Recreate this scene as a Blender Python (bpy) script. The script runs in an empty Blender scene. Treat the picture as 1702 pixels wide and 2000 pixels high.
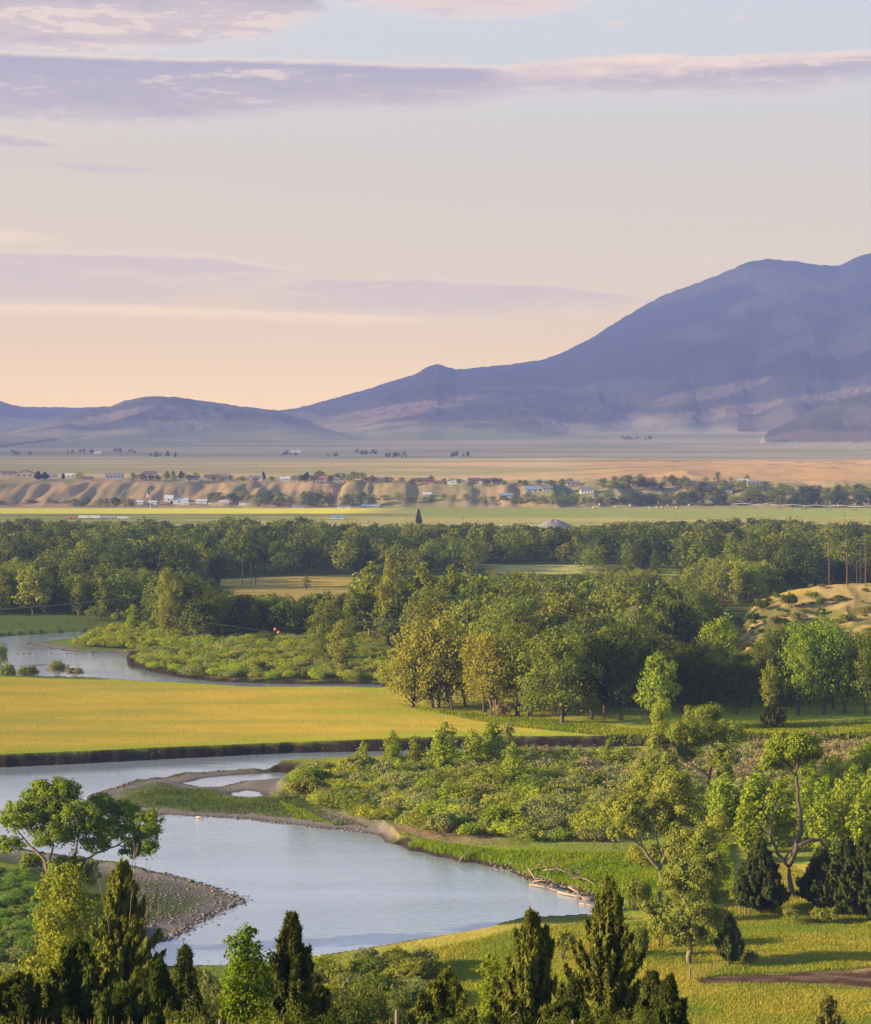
HAZE = 9.2e-5
import bpy, math, random
import numpy as np
from mathutils import Vector, Matrix

# ------------------------------------------------------------------ frame of reference
# Camera stands on a bluff 60 m above a flat valley floor (z = 0) and looks level along +Y.
F, CX, CY, H = 4200.0, 851.0, 880.0, 60.0
WZ = -2.2                                    # river level
SUN_EL, SUN_AZ = 15.0, 103.0                  # degrees: elevation, turn to the left of the view direction

def G(u, v, z=0.0):
    Y = F * (H - z) / (v - CY)
    return ((u - CX) / F * Y, Y)
def ppm(Y): return F / Y                     # picture pixels per metre at distance Y
def at(u, v, Y): return ((u - CX) / F * Y, Y, H - (v - CY) / F * Y)
def lin(r, g, b):
    f = lambda c: ((c / 255.0 + 0.055) / 1.055) ** 2.4 if c > 10 else c / 255.0 / 12.92
    return (f(r), f(g), f(b))

scene = bpy.context.scene
COL = scene.collection
rng = np.random.default_rng(7)
rnd = random.Random(11)

# ------------------------------------------------------------------ object helpers
def link(name, data, parent=None):
    o = bpy.data.objects.new(name, data)
    COL.objects.link(o)
    if parent is not None: o.parent = parent
    return o
def tag(o, label=None, cat=None, group=None, kind=None):
    if label: o['label'] = label
    if cat: o['category'] = cat
    if group: o['group'] = group
    if kind: o['kind'] = kind
    return o
def empty(name, loc, label, cat, group=None, rz=0.0, s=1.0):
    o = link(name, None)
    o.empty_display_size = 0.5
    o.location = loc; o.rotation_euler = (0, 0, rz); o.scale = (s, s, s) if not hasattr(s, '__len__') else s
    return tag(o, label, cat, group)
def np_mesh(name, V, quads=None, tris=None, mats=(), face_attr=None, vcol=None, smooth=False, fcol=None):
    me = bpy.data.meshes.new(name)
    V = np.asarray(V, np.float32)
    parts, starts, totals = [], [], []
    off = 0
    for fa, k in ((quads, 4), (tris, 3)):
        if fa is not None and len(fa):
            fa = np.asarray(fa, np.int32)
            parts.append(fa.ravel()); n = len(fa)
            starts.append(np.arange(n, dtype=np.int32) * k + off); totals.append(np.full(n, k, np.int32))
            off += n * k
    L = np.concatenate(parts); st = np.concatenate(starts)
    me.vertices.add(len(V)); me.vertices.foreach_set('co', V.ravel())
    me.loops.add(len(L)); me.loops.foreach_set('vertex_index', L)
    me.polygons.add(len(st)); me.polygons.foreach_set('loop_start', st)
    if smooth: me.polygons.foreach_set('use_smooth', np.ones(len(st), bool))
    me.update(calc_edges=True)
    if face_attr is not None:
        a = me.attributes.new('tint', 'FLOAT', 'FACE'); a.data.foreach_set('value', np.asarray(face_attr, np.float32))
    if vcol is not None:
        a = me.attributes.new('col', 'FLOAT_COLOR', 'POINT')
        c = np.ones((len(V), 4), np.float32); c[:, :3] = vcol; a.data.foreach_set('color', c.ravel())
    if fcol is not None:
        a = me.attributes.new('col', 'FLOAT_COLOR', 'FACE')
        c = np.ones((len(st), 4), np.float32); c[:, :3] = fcol; a.data.foreach_set('color', c.ravel())
    for m in mats: me.materials.append(m)
    return me

class MB:
    """collects boxes, tubes and prisms; build() links them as ONE mesh object"""
    def __init__(s): s.V = []; s.Fc = []
    def add(s, V, Fc):
        o = len(s.V); s.V += [tuple(v) for v in V]; s.Fc += [tuple(i + o for i in f) for f in Fc]; return s
    def box(s, x0, x1, y0, y1, z0, z1):
        V = [(x, y, z) for z in (z0, z1) for x, y in ((x0, y0), (x1, y0), (x1, y1), (x0, y1))]
        return s.add(V, [(3, 2, 1, 0), (4, 5, 6, 7), (0, 1, 5, 4), (1, 2, 6, 5), (2, 3, 7, 6), (3, 0, 4, 7)])
    def gable(s, x0, x1, y0, y1, z0, z1, t=0.25, ov=0.5, axis='x'):
        """a pitched roof slab with overhang, ridge along axis"""
        if axis == 'x':
            ym = (y0 + y1) / 2
            P = [(y0 - ov, z0 - ov * (z1 - z0) / (ym - y0)), (ym, z1), (y1 + ov, z0 - ov * (z1 - z0) / (ym - y0))]
            pts = [(p[0], p[1]) for p in P] + [(p[0], p[1] + t) for p in reversed(P)]
            V = [(x, a, b) for x in (x0 - ov, x1 + ov) for a, b in pts]
        else:
            xm = (x0 + x1) / 2
            P = [(x0 - ov, z0 - ov * (z1 - z0) / (xm - x0)), (xm, z1), (x1 + ov, z0 - ov * (z1 - z0) / (xm - x0))]
            pts = [(p[0], p[1]) for p in P] + [(p[0], p[1] + t) for p in reversed(P)]
            V = [(a, y, b) for y in (y0 - ov, y1 + ov) for a, b in pts]
        n = 6
        Fc = [(i, (i + 1) % n, (i + 1) % n + n, i + n) for i in range(n)]
        Fc += [(0, 5, 4, 1), (1, 4, 3, 2), (n, n + 1, n + 4, n + 5), (n + 1, n + 2, n + 3, n + 4)]
        return s.add(V, Fc)
    def tube(s, pts, radii, sides=7, cap=True):
        pts = [Vector(p) for p in pts]; n = len(pts); V = []
        ref = Vector((0.31, 0.83, 0.21)).normalized()
        for i, p in enumerate(pts):
            d = (pts[min(i + 1, n - 1)] - pts[max(i - 1, 0)])
            d = d.normalized() if d.length > 1e-9 else Vector((0, 0, 1))
            a = d.cross(ref); a = a.normalized() if a.length > 1e-4 else d.orthogonal().normalized()
            b = d.cross(a)
            for k in range(sides):
                t = 2 * math.pi * k / sides
                V.append(p + (a * math.cos(t) + b * math.sin(t)) * radii[i])
        Fc = []
        for i in range(n - 1):
            for k in range(sides):
                k2 = (k + 1) % sides
                Fc.append((i * sides + k, i * sides + k2, (i + 1) * sides + k2, (i + 1) * sides + k))
        if cap:
            Fc.append(tuple(reversed(range(sides)))); Fc.append(tuple(range((n - 1) * sides, n * sides)))
        return s.add(V, Fc)
    def mesh(s, name, m, smooth=False):
        me = bpy.data.meshes.new(name)
        me.from_pydata(s.V, [], s.Fc)
        if m: me.materials.append(m)
        if smooth: me.polygons.foreach_set('use_smooth', np.ones(len(me.polygons), bool))
        me.update(); return me
    def build(s, name, m, parent=None, smooth=False):
        return link(name, s.mesh(name, m, smooth), parent)

# ------------------------------------------------------------------ numpy noise
def _hash(ix, iy, seed):
    h = (ix.astype(np.int64) * 374761393 + iy.astype(np.int64) * 668265263 + seed * 1442695041) & 0xFFFFFFFF
    h = ((h ^ (h >> 13)) * 1274126177) & 0xFFFFFFFF
    return ((h ^ (h >> 16)) & 0xFFFF) / 65535.0
def vnoise(x, y, seed=0):
    x = np.asarray(x, float); y = np.asarray(y, float)
    ix = np.floor(x); iy = np.floor(y); fx = x - ix; fy = y - iy
    fx = fx * fx * (3 - 2 * fx); fy = fy * fy * (3 - 2 * fy)
    a = _hash(ix, iy, seed); b = _hash(ix + 1, iy, seed); c = _hash(ix, iy + 1, seed); d = _hash(ix + 1, iy + 1, seed)
    return (a * (1 - fx) + b * fx) * (1 - fy) + (c * (1 - fx) + d * fx) * fy
def fbm(x, y, o=4, seed=0, g=0.5):
    s = 0; a = 1; t = 0
    for i in range(o):
        s = s + a * vnoise(x * 2 ** i + 17.3 * i, y * 2 ** i - 9.1 * i, seed + i); t += a; a *= g
    return s / t                              # 0..1
def sst(a, b, x):
    t = np.clip((x - a) / (b - a), 0, 1); return t * t * (3 - 2 * t)
def mix(a, b, t):
    t = np.asarray(t)[..., None]; return np.asarray(a) * (1 - t) + np.asarray(b) * t

def sd_poly(px, py, poly, reach=120.0):
    """signed distance to a closed polygon, positive inside; -reach far outside"""
    P = np.asarray(poly, float); px = np.asarray(px, float); py = np.asarray(py, float)
    out = np.full(px.shape, -float(reach))
    m = (px > P[:, 0].min() - reach) & (px < P[:, 0].max() + reach) & (py > P[:, 1].min() - reach) & (py < P[:, 1].max() + reach)
    if not m.any(): return out
    x = px[m]; y = py[m]; d = np.full(x.shape, 1e18); ins = np.zeros(x.shape, bool)
    for i in range(len(P)):
        ax, ay = P[i]; bx, by = P[(i + 1) % len(P)]
        ex, ey = bx - ax, by - ay; L = ex * ex + ey * ey + 1e-12
        t = np.clip(((x - ax) * ex + (y - ay) * ey) / L, 0, 1)
        d = np.minimum(d, (x - ax - t * ex) ** 2 + (y - ay - t * ey) ** 2)
        if ay != by: ins ^= ((ay > y) != (by > y)) & (x < (bx - ax) * (y - ay) / (by - ay) + ax)
    d = np.sqrt(d); out[m] = np.where(ins, d, -np.minimum(d, reach)); return out
def gpoly(pts, z=0.0): return [G(p[0], p[1], p[2] if len(p) > 2 else z) for p in pts]

# ------------------------------------------------------------------ plan of the valley floor (outlines surveyed as points on the ground)
W = WZ
WATER = gpoly([(-900,1530),(-200,1508),(0,1499),(150,1492),(280,1485),(420,1478),(567,1471),(748,1467),(900,1462),(1200,1458),(1480,1456),(1702,1456),(2600,1450),
  (2600,1462),(1700,1467),(1450,1469),(1250,1477),(1000,1486),(800,1494),(700,1498),(600,1501),(566,1503),(434,1509),(360,1514),(267,1526),(200,1545),(165,1557),
  (190,1574),(250,1585),(317,1592),(390,1595),(470,1599),(568,1611),(640,1619),(700,1625),(745,1636),(765,1648),(785,1652),(800,1661),(825,1664),(850,1673),(880,1677),(900,1684),(930,1685),(960,1692),(985,1699),
  (1010,1708),(1030,1717),(1060,1726),(1100,1737),(1140,1750),(1190,1762),(1222,1777),(1225,1793),(1190,1807),(1134,1812),(1080,1816),(1000,1823),(930,1841),(870,1851),(800,1863),
  (700,1882),(600,1897),(450,1912),(340,1916),(245,1902),(215,1882),(250,1862),(325,1838),(360,1825),(400,1800),(440,1778),
  (478,1757),(450,1745),(400,1730),(330,1708),(235,1690),(90,1668),(0,1655),(-200,1648),(-900,1645)], W)
POOL = gpoly([(360,1530),(400,1521),(434,1516),(490,1512),(545,1508),(575,1512),(560,1519),(520,1523),(474,1526),(430,1536),(390,1536)], W)
POND = gpoly([(455,1549),(480,1545),(510,1547),(515,1553),(490,1556),(462,1554)], W)
FARW = gpoly([(-900,1263),(-100,1252),(13,1242),(110,1236),(180,1233),(260,1229),(330,1227),(330,1231),(260,1232),(195,1236),(160,1245),(100,1252),(50,1258),(90,1265),(133,1272),(173,1274),(213,1275),(254,1276),
  (247,1281),(252,1302),(267,1305),(302,1313),(350,1323),(417,1331),(500,1334),(600,1336),(720,1337),(745,1338),
  (740,1341,0),(567,1338,0),(417,1335,0),(367,1332,0),(300,1329,0),(234,1325,0),(170,1320,0),(100,1318,0),(-100,1316,0),(-900,1312,0)], W)
BAR = gpoly([(150,1558),(200,1542),(267,1524),(360,1512),(434,1506),(520,1503),(560,1512),(545,1535),(590,1562),(650,1590),(740,1606),(765,1640),(745,1640),(640,1622),(470,1602),(317,1595),(180,1576)], -1.6)
POINTBAR = gpoly([(-900,1645),(-200,1648),(0,1655),(235,1690),(330,1706),(400,1728),(490,1757),(440,1782),(400,1803),(330,1842),(250,1866),(190,1846),(185,1800),(110,1738),(60,1706),(0,1694),(-900,1690)], -1.6)
MEADOW = gpoly([(-900,1308),(-100,1317),(234,1327),(420,1337),(740,1342),(800,1356),(815,1372),(870,1388),(1000,1402),(1130,1412),(1225,1424),(1300,1440),(1000,1443),(748,1452),(567,1459),(280,1468),(0,1479),(-200,1488),(-900,1512)])
SCRUB = gpoly([(520,1512),(600,1497),(800,1490),(1250,1473),(1702,1462),(2600,1455),(2600,1560),(1702,1600),(1420,1600),(1250,1640),(1130,1655),(1000,1640),(870,1630),(760,1610),(640,1585),(560,1555),(525,1535)])
SPIT = gpoly([(40,1258),(100,1251),(160,1243),(230,1225),(300,1215),(430,1225),(420,1262),(330,1272),(254,1278),(133,1273),(90,1266)], -1.8)
FARSCRUB = gpoly([(245,1283),(300,1262),(450,1245),(740,1240),(780,1335),(500,1337),(350,1325),(265,1306)])
FARSIDE = gpoly([(-900,1243),(-100,1246),(13,1240),(110,1233),(235,1228),(235,1206),(-900,1206)])
TONGUE = gpoly([(560,1520),(800,1500),(1300,1500),(1330,1560),(1330,1640),(1260,1700),(1210,1750),(1140,1748),(1000,1700),(880,1678),(765,1645),(640,1600)])
DIRT = gpoly([(1352,1914),(1400,1905),(1500,1903),(1620,1897),(1680,1893),(1760,1885),(1760,1940),(1650,1930),(1560,1926),(1450,1923),(1370,1924)])
LANE = gpoly([(1660,1897),(1720,1880),(1800,1870),(1800,1900),(1720,1896),(1670,1902)])

SC_KINK = np.array([[-900, 30.], [0, 30], [700, 26], [1000, 22], [1300, 20], [2600, 18]])
RIDGE_M = np.array([(380,880),(480,830),(540,802),(580,797),(620,787),(660,776),(700,765),(760,746),(810,731),(835,716),(855,710),(872,716),(893,722),(905,720),(950,716),(1000,711),(1060,702),(1100,687),(1150,663),(1200,630),(1250,600),(1300,573),(1380,545),(1430,524),(1460,510),(1500,504),(1560,510),(1620,518),(1640,517),(1670,502),(1702,492),(1800,455),(1950,420),(2200,400),(2700,430)], float)
RIDGE_H = np.array([(-1200,775),(-600,800),(-200,850),(-20,850),(20,846),(80,826),(130,808),(180,796),(215,793),(245,781),(275,776),(300,773),(340,774),(380,780),(420,786),(480,794),(535,801),(590,820),(640,836),(680,850),(740,880),(2700,900)], float)
RIDGE_B = np.array([(-1200,700),(-700,730),(-300,765),(-100,772),(-30,778),(0,783),(25,791),(50,795),(120,795),(160,796),(200,795),(300,800),(420,820),(560,850),(620,890),(2700,900)], float)
RIDGE_S = np.array([(-1200,905),(1460,905),(1500,842),(1560,815),(1590,800),(1640,779),(1665,774),(1702,770),(1790,765),(1900,790),(2100,830),(2700,830)], float)
RIDGE_L = np.array([(-1200,860),(60,866),(130,862),(190,850),(230,852),(280,858),(400,866),(450,880),(2700,905)], float)
def itp(t, x): return np.interp(x, t[:, 0], t[:, 1])

def terrain(X, Y):
    """height of the land, and the fields that the colouring uses"""
    X = np.asarray(X, float); Y = np.maximum(np.asarray(Y, float), 1.0)
    u = CX + F * X / Y
    z = (fbm(X / 35, Y / 35, 3, 3) - 0.5) * 0.7
    near = Y < 900
    dw = np.maximum.reduce([sd_poly(X, Y, p, 60) for p in (WATER, POOL, POND, FARW)])
    bar = np.maximum.reduce([sd_poly(X, Y, p, 40) for p in (BAR, POINTBAR, SPIT)])
    wob = (fbm(X / 3.0, Y / 3.0, 3, 21) - 0.5)
    dw2 = dw + wob * np.where(bar > -2, 2.2, 1.0)
    gentle = sst(-6, 1, bar)
    k = (0.9 + 1.6 * fbm(X / 6, Y / 6, 3, 23)) * (1 - gentle) + 0.085 * gentle
    s = np.maximum(-dw2, 0)
    cap = 1.15 + 0.55 * fbm(X / 14, Y / 9, 3, 31)
    low = np.clip(np.maximum(sst(-14, 6, sd_poly(X, Y, TONGUE, 40)), np.maximum(sst(-14, 6, sd_poly(X, Y, FARSCRUB, 40)), sst(-8, 4, sd_poly(X, Y, FARSIDE, 40)))), 0, 1)
    hmax = 3.0 * (1 - low) + (0.75 + 0.5 * wob + s * 0.045) * low
    land = WZ + np.minimum(s * k, cap * gentle + hmax * (1 - gentle))
    zz = np.where(dw2 < 0, np.minimum(z, land), WZ - np.minimum(1.4, dw2 * 0.35))
    z = np.where(near & (dw > -60), zz, z)
    # the bluff the camera stands on
    zb = np.interp(Y, [0, 5, 10, 15, 200, 214, 230], [58.0, 57.8, 56.9, 55.7, 0.9, 0.0, 0.0]) + (fbm(X / 9, Y / 9, 3, 8) - 0.5) * np.interp(Y, [14, 40, 190, 214], [0.02, 1.2, 0.8, 0])
    z = np.where(Y < 214, np.maximum(zb, 0), z)
    # dry hill on the right
    cu = sst(1385, 1560, u)
    ridge_v = np.interp(u, [1380, 1434, 1470, 1500, 1530, 1560, 1600, 1702, 1800, 2600], [1255, 1205, 1178, 1166, 1156, 1148, 1142, 1138, 1120, 1090])
    zr = np.maximum(H - (ridge_v - CY) / F * 640.0, 0)
    t = np.clip((Y - 545) / 95.0, 0, 1)
    prof = np.where(Y < 640, t ** 0.8, np.clip(1 - (Y - 640) / 110.0, 0, 1))
    gul = np.abs(fbm(X / 14, Y / 40, 3, 77) - 0.5) * 2
    hill = zr * prof * sst(1370, 1480, u)
    hill = hill - gul * 6.0 * np.clip(hill / 20, 0, 1) * (1 - np.clip(hill / (zr + 0.01), 0, 1) ** 3) + (fbm(X / 5, Y / 5, 3, 71) - 0.5) * 1.0 * np.clip(hill / 6, 0, 1)
    z = np.where((Y > 520) & (Y < 860) & (hill > 0.05), np.maximum(z, hill), z)
    # low scarp and town bench
    far = Y > 1900
    rg = np.abs(fbm(X / 58, Y / 900, 3, 41) - 0.5) * 2
    rg2 = fbm(X / 38, Y / 220, 3, 43)
    ye = 2250 + 120 * (fbm(X / 130, X * 0, 5, 5) - 0.5) + 26 * (1 - sst(0, 0.4, rg)) + 70 * (fbm(X / 24, Y / 500, 3, 47) - 0.5)
    wd = 110 + 150 * rg2
    t = sst(0, 1, (Y - ye) / wd)
    bz = np.interp(Y, [2300, 2500, 3500, 4400, 5000, 5600, 6500, 7600, 9000], [23, 25.5, 33, 44, 53, 64, 84, 122, 170])
    bench = t * bz
    bench = np.where(t > 0.02, bench - (1 - sst(0, .3, rg)) * 2.2 * t * (1 - sst(2400, 2600, Y)) + (fbm(X / 22, Y / 60, 3, 45) - 0.5) * 5 * t * (1 - sst(2450, 2650, Y)), bench)
    roll = sst(1050, 1350, u) * sst(2550, 2800, Y) * (1 - sst(3700, 4300, Y))
    rl = 1 - np.abs(fbm(X / 190 + Y / 700, Y / 230, 3, 51) - 0.5) * 2.6
    bench = bench + roll * (np.maximum(rl - 0.25, 0) * 20 + (fbm(X / 60, Y / 120, 3, 53) - .5) * 7 - 8)
    bench = bench + sst(2700, 3300, Y) * (1 - sst(6000, 8000, Y)) * (fbm(X / 520, Y / 900, 2, 61) - 0.5) * 6
    z = np.where(far, z * (1 - sst(1900, 2300, Y)) + bench, z)
    # unseen range beyond the frame, added and sized to shade the plain
    wr = 470 * np.exp(-((X + 3350 - 0.12 * (Y - 5600)) / 950) ** 2) * sst(4150, 4750, Y) * (1 - sst(6500, 7600, Y)) * (0.82 + 0.36 * fbm(X / 700, Y / 700, 4, 97))
    z = np.where((X < -1200) & (Y > 4000), z + wr, z)
    # hills and mountains
    def layer(R, Yr, wf, wb, p, sp, seed, z):
        zr = H + (CY - itp(R, u)) / F * Yr + 0
        wf = wf * (0.78 + 0.44 * fbm(u / 210, u * 0, 3, seed + 9))
        tf = (Y - (Yr - wf)) / wf
        s = np.clip(np.where(tf < 1, tf, 1 - (Y - Yr) / wb), 0, 1)
        b = np.interp(np.minimum(Y, Yr), [2300, 2500, 3500, 4400, 5000, 5600, 6500, 7600, 9000, 14000], [23, 25.5, 33, 44, 53, 64, 84, 122, 170, 200])
        rid = np.abs(fbm(u / 110 + Y / 2600, Y / 2400, 4, seed) - 0.5) * 2
        rid = rid * 0.7 + 0.3 * np.abs(fbm(u / 40 + Y / 1500, Y / 900, 3, seed + 2) - 0.5) * 2
        h = (zr - b) * (s ** p)
        h = h - sp * (0.45 - rid) * np.maximum(zr - b, 0) * s * (1 - s) ** 1.0 * 1.6
        h = h + (fbm(X / 28, Y / 60, 3, seed + 5) - 0.5) * 9 * np.clip(h / 60, 0, 1) + (fbm(X / 260, Y / 400, 3, seed + 6) - 0.5) * 18 * np.clip(h / 90, 0, 1) * (1 - s)
        return np.where((s > 0) & (zr > b), np.maximum(z, b + h), z)
    z = layer(RIDGE_L, 6900, 500, 500, 0.8, 0.15, 95, z)
    z = layer(RIDGE_S, 7000, 900, 900, 0.9, 0.25, 91, z)
    z = layer(RIDGE_H, 8300, 1500, 1500, 1.0, 0.20, 83, z)
    z = layer(RIDGE_M, 10500, 3300, 2200, 1.25, 0.08, 87, z)
    z = layer(RIDGE_B, 12000, 2500, 1500, 1.1, 0.3, 89, z)
    return z, u, dw2, bar
def gz(x, y):
    return float(terrain(np.array([x]), np.array([y]))[0][0])
# ------------------------------------------------------------------ materials
def new_mat(name):
    m = bpy.data.materials.new(name); m.use_nodes = True
    nt = m.node_tree; nt.nodes.clear()
    out = nt.nodes.new('ShaderNodeOutputMaterial')
    return m, nt, out
def N(nt, t, **k):
    n = nt.nodes.new(t)
    for a, b in k.items():
        if a.startswith('_'): setattr(n, a[1:], b)
        else: n.inputs[a.replace('__', ' ')].default_value = b
    return n
def mth(nt, op, a, b=None, c=None, clamp=False):
    n = nt.nodes.new('ShaderNodeMath'); n.operation = op; n.use_clamp = clamp
    for i, v in enumerate((a, b, c)):
        if v is None: continue
        if isinstance(v, (int, float)): n.inputs[i].default_value = v
        else: nt.links.new(v, n.inputs[i])
    return n.outputs[0]
def mixc(nt, a, b, f, mode='MIX'):
    n = nt.nodes.new('ShaderNodeMix'); n.data_type = 'RGBA'; n.blend_type = mode
    for s, v in ((n.inputs[0], f), (n.inputs[6], a), (n.inputs[7], b)):
        if isinstance(v, (int, float)): s.default_value = v
        elif isinstance(v, (tuple, list)): s.default_value = (*v[:3], 1)
        else: nt.links.new(v, s)
    return n.outputs[2]
def simple_mat(name, c, rough=0.7, var=0.25, scale=3.0, metal=0.0, bump=0.0):
    m, nt, out = new_mat(name)
    b = N(nt, 'ShaderNodeBsdfPrincipled', Roughness=rough, Metallic=metal)
    tc = N(nt, 'ShaderNodeTexCoord'); nz = N(nt, 'ShaderNodeTexNoise', Scale=scale, Detail=4.0)
    nt.links.new(tc.outputs['Object'], nz.inputs['Vector'])
    f = mth(nt, 'MULTIPLY_ADD', nz.outputs[0], var * 2, 1 - var)
    vm = nt.nodes.new('ShaderNodeVectorMath'); vm.operation = 'SCALE'; vm.inputs[0].default_value = c; nt.links.new(f, vm.inputs[3])
    nt.links.new(vm.outputs[0], b.inputs['Base Color'])
    if bump:
        bp = N(nt, 'ShaderNodeBump', Strength=bump, Distance=0.1); nt.links.new(nz.outputs[0], bp.inputs['Height']); nt.links.new(bp.outputs[0], b.inputs['Normal'])
    nt.links.new(b.outputs[0], out.inputs[0]); return m

def land_mat(name, scale, var, bump, dist, sheen=0.0):
    """vertex colour = what grows or lies there; noise gives the finer mottling and the relief of tufts and stones"""
    m, nt, out = new_mat(name)
    at_ = N(nt, 'ShaderNodeAttribute', _attribute_name='col')
    geo = N(nt, 'ShaderNodeNewGeometry')
    mp = N(nt, 'ShaderNodeMapping'); nt.links.new(geo.outputs['Position'], mp.inputs['Vector'])
    nz = N(nt, 'ShaderNodeTexNoise', Scale=scale, Detail=5.0, Roughness=0.65); nt.links.new(mp.outputs[0], nz.inputs['Vector'])
    n2 = N(nt, 'ShaderNodeTexNoise', Scale=scale * 0.17, Detail=3.0); nt.links.new(mp.outputs[0], n2.inputs['Vector'])
    f = mth(nt, 'MULTIPLY_ADD', nz.outputs[0], var * 2, 1 - var)
    f = mth(nt, 'MULTIPLY', f, mth(nt, 'MULTIPLY_ADD', n2.outputs[0], var * 1.2, 1 - var * 0.6))
    vm = nt.nodes.new('ShaderNodeVectorMath'); vm.operation = 'SCALE'; nt.links.new(at_.outputs['Color'], vm.inputs[0]); nt.links.new(f, vm.inputs[3])
    bp = N(nt, 'ShaderNodeBump', Strength=bump, Distance=dist); nt.links.new(nz.outputs[0], bp.inputs['Height'])
    b = N(nt, 'ShaderNodeBsdfDiffuse', Roughness=1.0); nt.links.new(vm.outputs[0], b.inputs['Color']); nt.links.new(bp.outputs[0], b.inputs['Normal'])
    nt.links.new(b.outputs[0], out.inputs[0]); return m

def leaf_mat(name, use_col=False, transl=0.35, needle=False):
    m, nt, out = new_mat(name)
    oi = N(nt, 'ShaderNodeObjectInfo')
    if use_col: base = N(nt, 'ShaderNodeAttribute', _attribute_name='col').outputs['Color']
    else: base = oi.outputs['Color']
    ti = N(nt, 'ShaderNodeAttribute', _attribute_name='tint').outputs['Fac']
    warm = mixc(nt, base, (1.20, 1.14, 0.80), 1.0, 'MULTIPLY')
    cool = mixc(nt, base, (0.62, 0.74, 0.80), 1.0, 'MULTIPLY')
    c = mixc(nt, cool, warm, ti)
    d = N(nt, 'ShaderNodeBsdfDiffuse'); nt.links.new(c, d.inputs['Color'])
    t = N(nt, 'ShaderNodeBsdfTranslucent'); nt.links.new(mixc(nt, c, (1.25, 1.2, 0.45), 1.0, 'MULTIPLY'), t.inputs['Color'])
    mx = N(nt, 'ShaderNodeMixShader', Fac=transl); nt.links.new(d.outputs[0], mx.inputs[1]); nt.links.new(t.outputs[0], mx.inputs[2])
    nt.links.new(mx.outputs[0], out.inputs[0]); return m

M_LEAF = leaf_mat('leaves', False, 0.34); M_LEAFC = leaf_mat('leaf_mass', True, 0.42); M_NEEDLE = leaf_mat('needles', False, 0.25); M_GRASS = leaf_mat('grass_blades', True, 0.4)
M_BARK = simple_mat('bark', (0.10, 0.08, 0.06), 0.9, 0.4, 2.0)
M_BARKL = simple_mat('pale_bark', (0.19, 0.15, 0.115), 0.9, 0.4, 1.5)
M_WOOD = simple_mat('weathered_wood', (0.20, 0.15, 0.11), 0.9, 0.35, 4.0)
M_POLE = simple_mat('pole_wood', (0.09, 0.06, 0.045), 0.9, 0.3, 2.0)
M_DRIFT = simple_mat('driftwood', (0.30, 0.23, 0.175), 0.9, 0.3, 2.0)
M_ROCK = simple_mat('river_stone', (0.17, 0.148, 0.14), 0.9, 0.4, 1.5)
M_WHITE = simple_mat('white_siding', (0.75, 0.73, 0.70), 0.6, 0.08, 0.5)
M_CREAM = simple_mat('cream_siding', (0.55, 0.48, 0.40), 0.7, 0.1, 0.5)
M_TAN = simple_mat('tan_siding', (0.38, 0.28, 0.22), 0.7, 0.1, 0.5)
M_RED = simple_mat('red_siding', (0.45, 0.16, 0.10), 0.7, 0.1, 0.5)
M_GREY = simple_mat('grey_siding', (0.36, 0.37, 0.40), 0.7, 0.1, 0.5)
M_ROOFB = simple_mat('brown_shingle', (0.14, 0.10, 0.09), 0.9, 0.2, 1.0)
M_ROOFG = simple_mat('grey_shingle', (0.20, 0.20, 0.22), 0.9, 0.2, 1.0)
M_ROOFW = simple_mat('pale_metal_roof', (0.62, 0.64, 0.68), 0.4, 0.1, 1.0)
M_ROOFBL = simple_mat('blue_metal_roof', (0.22, 0.33, 0.48), 0.4, 0.1, 1.0)
M_GLASS = simple_mat('window_glass', (0.04, 0.05, 0.07), 0.12, 0.05, 1.0)
M_DARK = simple_mat('black_rubber', (0.02, 0.02, 0.02), 0.8, 0.1, 1.0)
M_STEEL = simple_mat('galvanised_steel', (0.5, 0.5, 0.5), 0.4, 0.1, 1.0, 0.7)
M_ORANGE = simple_mat('orange_marker', (0.75, 0.16, 0.05), 0.4, 0.05, 1.0)
M_HAY = simple_mat('hay', (0.50, 0.40, 0.20), 1.0, 0.3, 4.0)
M_FLAGR = simple_mat('flag_red', (0.55, 0.05, 0.06), 0.7, 0.05, 1.0)
M_FLAGB = simple_mat('flag_blue', (0.04, 0.06, 0.25), 0.7, 0.05, 1.0)
M_FLAGW = simple_mat('flag_white', (0.75, 0.75, 0.75), 0.7, 0.05, 1.0)

# ------------------------------------------------------------------ land
cols = np.concatenate([np.arange(-2500, -900, 40), np.arange(-900, -12, 14), np.arange(-12, 1716, 2.0), np.arange(1716, 2600, 14)])
rowsY = np.concatenate([np.linspace(2, 14, 8), np.linspace(15, 210, 60),
    F * H / (np.concatenate([np.arange(2075, 1780, -2.0), np.arange(1780, 1590, -1.3), np.arange(1590, 1506, -2.0), np.arange(1506, 1428, -0.7), np.arange(1428, 1345, -2.0), np.arange(1345, 1225, -1.2), np.arange(1225, 1180, -2.0)]) - CY), F * H / (np.arange(1180, 1000, -1.5) - CY)])
rowsY = np.concatenate([rowsY[rowsY < 2105], np.arange(2105, 2700, 6.0), np.geomspace(2700, 4500, 110), np.geomspace(4525, 7000, 90), np.arange(7020, 13600, 33.0)])
U2, Y2 = np.meshgrid(cols, rowsY)
X2 = (U2 - CX) / F * Y2
# the strip beside the camera is wider than the fan of the frame
X2 = np.where(Y2 < 160, X2 * (1 + 2.0 * (1 - Y2 / 160.0)), X2)
Z2, UU, DW, BARD = terrain(X2, Y2)
VV = CY + F * (H - Z2) / Y2                    # where a point of land lies between horizon and foot of the bluff
V0 = CY + F * H / Y2
n1 = fbm(X2 / 18, Y2 / 18, 4, 101); n2 = fbm(X2 / 60, Y2 / 45, 4, 103); n3 = fbm(X2 / 4, Y2 / 4, 3, 105)
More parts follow.
